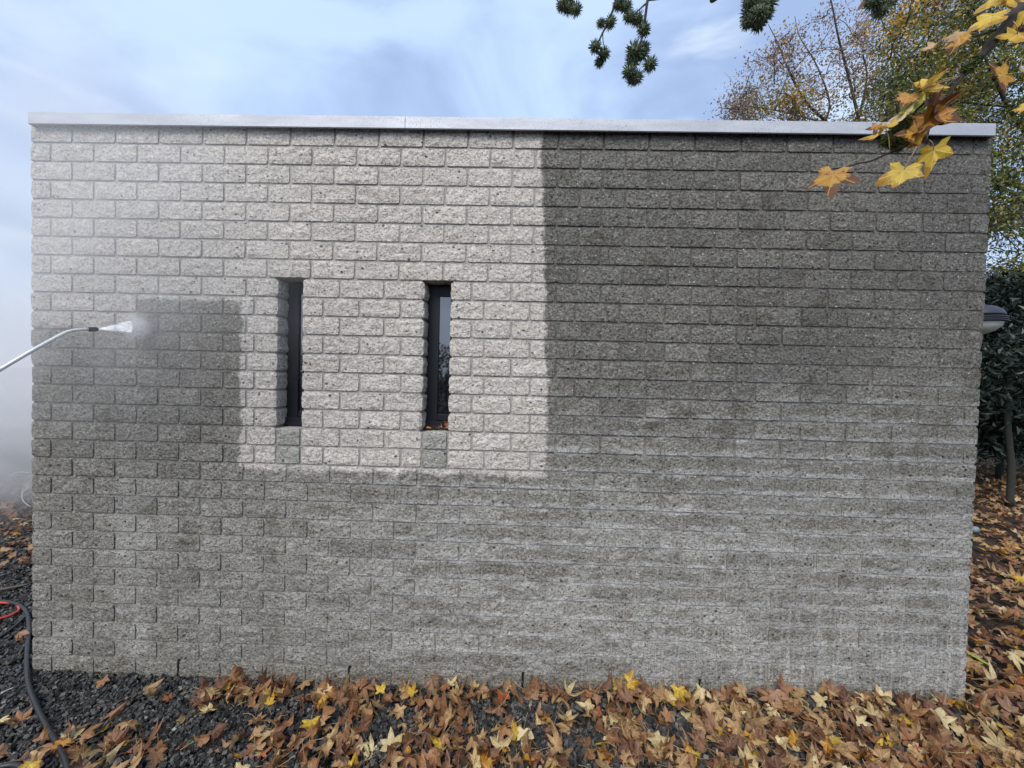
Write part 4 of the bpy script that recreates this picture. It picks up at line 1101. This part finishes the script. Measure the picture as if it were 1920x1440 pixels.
HL = [((1563, 326), (1549, 379), 1.0, 'orange', 21, .10, .35, 0, 'yellow and orange leaf with brown tips at the end of the twig', (1606, 300)),
 ((1695, 318), (1677, 368), .95, 'bright yellow', 22, -.1, .2, 0, 'clear yellow leaf with a brown lobe hanging left of its twin', (1722, 268)),
 ((1751, 281), (1747, 334), .85, 'bright yellow', 23, .25, .25, 0, 'speckled clear yellow leaf hanging right of its twin', (1742, 262)),
 ((1745, 222), (1722, 272), 1.15, 'orange', 24, .3, .5, 0, 'broad brown orange leaf across the coping', (1752, 200)),
 ((1738, 228), (1786, 216), .9, 'orange', 33, .3, .4, .02, None, None),
 ((1765, 205), (1700, 232), .8, 'dark brown', 25, .5, .8, 0, 'withered dark brown leaf', None),
 ((1758, 198), (1712, 212), .9, 'mauve brown', 26, -.5, .9, .02, 'withered mauve brown leaf', None),
 ((1740, 160), (1698, 190), .75, 'bright yellow', 27, .35, .4, 0, 'yellow leaf with black specks below the fork', (1800, 143)),
 ((1730, 168), (1782, 122), .45, 'bright yellow', 28, .7, .4, 0, None, (1795, 146)),
 ((1705, 180), (1688, 208), 1.0, 'orange', 29, .2, .4, 0, None, (1728, 170)),
 ((1715, 190), (1708, 235), .5, 'yellow green', 30, .3, .4, 0, 'green yellow leaf', None),
 ((1702, 205), (1673, 246), .45, 'pale cream', 31, .9, .6, 0, 'pale underside of a folded leaf', None),
 ((1660, 240), (1622, 288), .42, 'bright yellow', 32, .9, .9, 0, 'thin curled yellow leaf left of the moss', (1668, 282)),
 ((1645, 236), (1638, 254), 1.0, 'orange', 34, .2, .6, 0, None, None),
 ((1718, 250), (1683, 292), .65, 'orange', 35, -.5, .8, 0, None, None),
 ((1722, 256), (1700, 286), .7, 'bright yellow', 36, .3, .5, .02, None, None),
 ((1885, 140), (1842, 162), .95, 'orange', 37, .15, .25, 0, 'large flat orange leaf below the branch at the right', (1922, 140)),
 ((1800, 70), (1778, 112), .75, 'orange', 38, .5, .5, 0, 'tan orange leaf twisted edge on', (1830, 62)),
 ((1796, 62), (1768, 84), .6, 'tan', 48, .6, .6, 0, None, None),
 ((1752, 84), (1732, 112), .7, 'tan', 39, .6, .7, 0, None, (1780, 80)),
 ((1860, 30), (1832, 74), .85, 'bright yellow', 40, .3, .3, 0, 'yellow leaf with black specks above the branch', (1884, 30)),
 ((1882, -12), (1868, 28), 1.1, 'bright yellow', 41, .1, .3, 0, None, None),
 ((1905, -10), (1850, 6), .8, 'bright yellow', 42, .5, .4, 0, None, None),
 ((1908, 64), (1880, 92), 1.1, 'bright yellow', 43, .2, .4, 0, 'yellow leaf under the branch at the right edge', (1900, 40)),
 ((1925, 52), (1890, 60), .6, 'dark brown', 44, .6, .8, 0, None, None),
 ((1925, 22), (1935, 62), 1.0, 'bright yellow', 45, .2, .4, -.02, None, None),
 ((1925, 135), (1892, 150), .5, 'pale cream', 46, .8, .7, 0, None, None),
 ((1925, 196), (1906, 222), .6, 'bright yellow', 47, .7, .5, 0, None, None),
 ((1625, -8), (1618, 26), .5, 'dark brown', 49, .8, .6, 0, 'dark red brown folded leaf at the top edge', None),
 ((1655, 2), (1650, 24), .5, 'pale cream', 50, .6, .6, 0, None, None),
 ((1940, 90), (1915, 104), .8, 'tan', 51, .6, .5, 0, None, None)]
for base, tip, wd, ck, seed, roll, curl, dt, lab, stalk in HL:
    hang(b1, base, tip, wd, D1-.03+.002*(seed % 7), ck, seed, roll, curl, dt, lab, stalk)
def balls(parent, lst, d):
    for i, (x, y, r_px, dd) in enumerate(lst):
        o = obj('seed_ball', BALLS[i % 4], parent); s = r_px/F*(d+dd)/1.12
        o.matrix_basis = Matrix.Translation(at(x, y, d+dd)-tb) @ Matrix.Rotation(i*1.7, 4, 'Z') @ Matrix.Rotation(i*.9, 4, 'X') @ Matrix.Scale(s, 4)
# moss tufts on the fork and at the twig
def moss(parent, pts, d, n, seed):
    r_ = np.random.default_rng(seed); P = []
    for x, y, rp in pts:
        c = np.array(at(x, y, d)); k = n; q = r_.normal(size=(k, 3)); q /= np.linalg.norm(q, axis=1)[:, None]; P.append(c+q*(rp/F*d)*(.55+.45*r_.random((k, 1))))
    V, T = leaf_cloud(np.vstack(P)-np.array(tb), .0075, r_, .35); o = obj('moss', np_mesh('moss', V, T, [M_MOSS]), parent); tag(o, kind='stuff')
moss(b1, [(1690, 240, 17), (1678, 255, 18), (1667, 262, 14), (1700, 232, 12), (1683, 272, 12), (1700, 262, 13)], D1+.02, 900, 3)
moss(b1, [(1820, 122, 11), (1832, 112, 8), (1812, 130, 8)], D1-.005, 300, 4)
balls(b1, [(1682, 252, 19, .03)], D1)
# twigs with seed balls against the sky
D2 = .80
b2 = branch([([crotch, Vector((3.6, -2.3, 3.1)), at(1290, -170, .85), at(1222, -30, .82)], .03, .0034),
             ([at(1222, -30, .82), at(1214, 2, D2), at(1209, 40, D2), at(1203, 72, D2), at(1198, 95, D2)], .0032, .0018),
             ([at(1214, 4, D2), at(1203, 14, D2), at(1190, 26, D2)], .0018, .0012),
             ([at(1213, 0, D2), at(1235, -2, D2), at(1250, -4, D2)], .0022, .0014),
             ([at(1222, -30, .82), at(1180, -30, D2), at(1156, 2, D2), at(1148, 22, D2), at(1138, 45, D2), at(1128, 66, D2), at(1121, 80, D2)], .003, .0016),
             ([at(1130, 62, D2), at(1131, 78, D2), at(1134, 92, D2)], .0011, .0008), ([at(1126, 68, D2), at(1125, 84, D2), at(1126, 104, D2)], .0011, .0008)])
balls(b2, [(1160, 8, 12, 0), (1174, 12, 12, .02), (1144, 42, 12, 0), (1127, 44, 9, .02), (1116, 88, 12, 0), (1132, 102, 12, .01), (1124, 117, 10, .02),
           (1180, 31, 12, 0), (1195, 36, 13, .01), (1207, 56, 13, 0), (1190, 96, 17, .01), (1203, 100, 14, .03), (1186, 115, 14, .02), (1180, 134, 14, 0), (1194, 145, 13, .03), (1219, 121, 14, 0), (1208, 90, 12, .04), (1186, 148, 12, .01)], D2)
b3 = branch([([at(1222, -30, .82), at(1150, -70, .82), at(1080, -40, .82), at(1068, -8, .82)], .003, .0016)])
balls(b3, [(1054, 10, 12, 0), (1066, 14, 13, .02), (1080, 18, 12, 0), (1066, -4, 12, .02)], .82)
b4 = branch([([crotch, Vector((3.9, -2.4, 3.15)), at(1470, -180, .75), at(1430, -60, .7)], .02, .003), ([at(1430, -60, .7), at(1424, -10, .7)], .003, .002)])
balls(b4, [(1408, 2, 17, 0), (1424, -4, 17, .03), (1440, 6, 17, 0), (1406, 24, 16, .02), (1424, 22, 17, -.02), (1436, 26, 15, .03), (1402, 42, 13, 0), (1422, 44, 15, .03), (1410, 34, 14, -.01)], .70)
b5 = branch([([at(1985, -60, 1.15), at(1800, -100, 1.1), at(1700, -50, 1.), at(1652, -10, .95)], .004, .0016)])
balls(b5, [(1640, 0, 18, 0), (1660, 6, 18, .02), (1652, 20, 14, .01), (1670, -6, 16, .03)], .95)
print('objects', len(bpy.data.objects), 'tris', sum(len(o.data.polygons) for o in bpy.data.objects if o.type == 'MESH'))
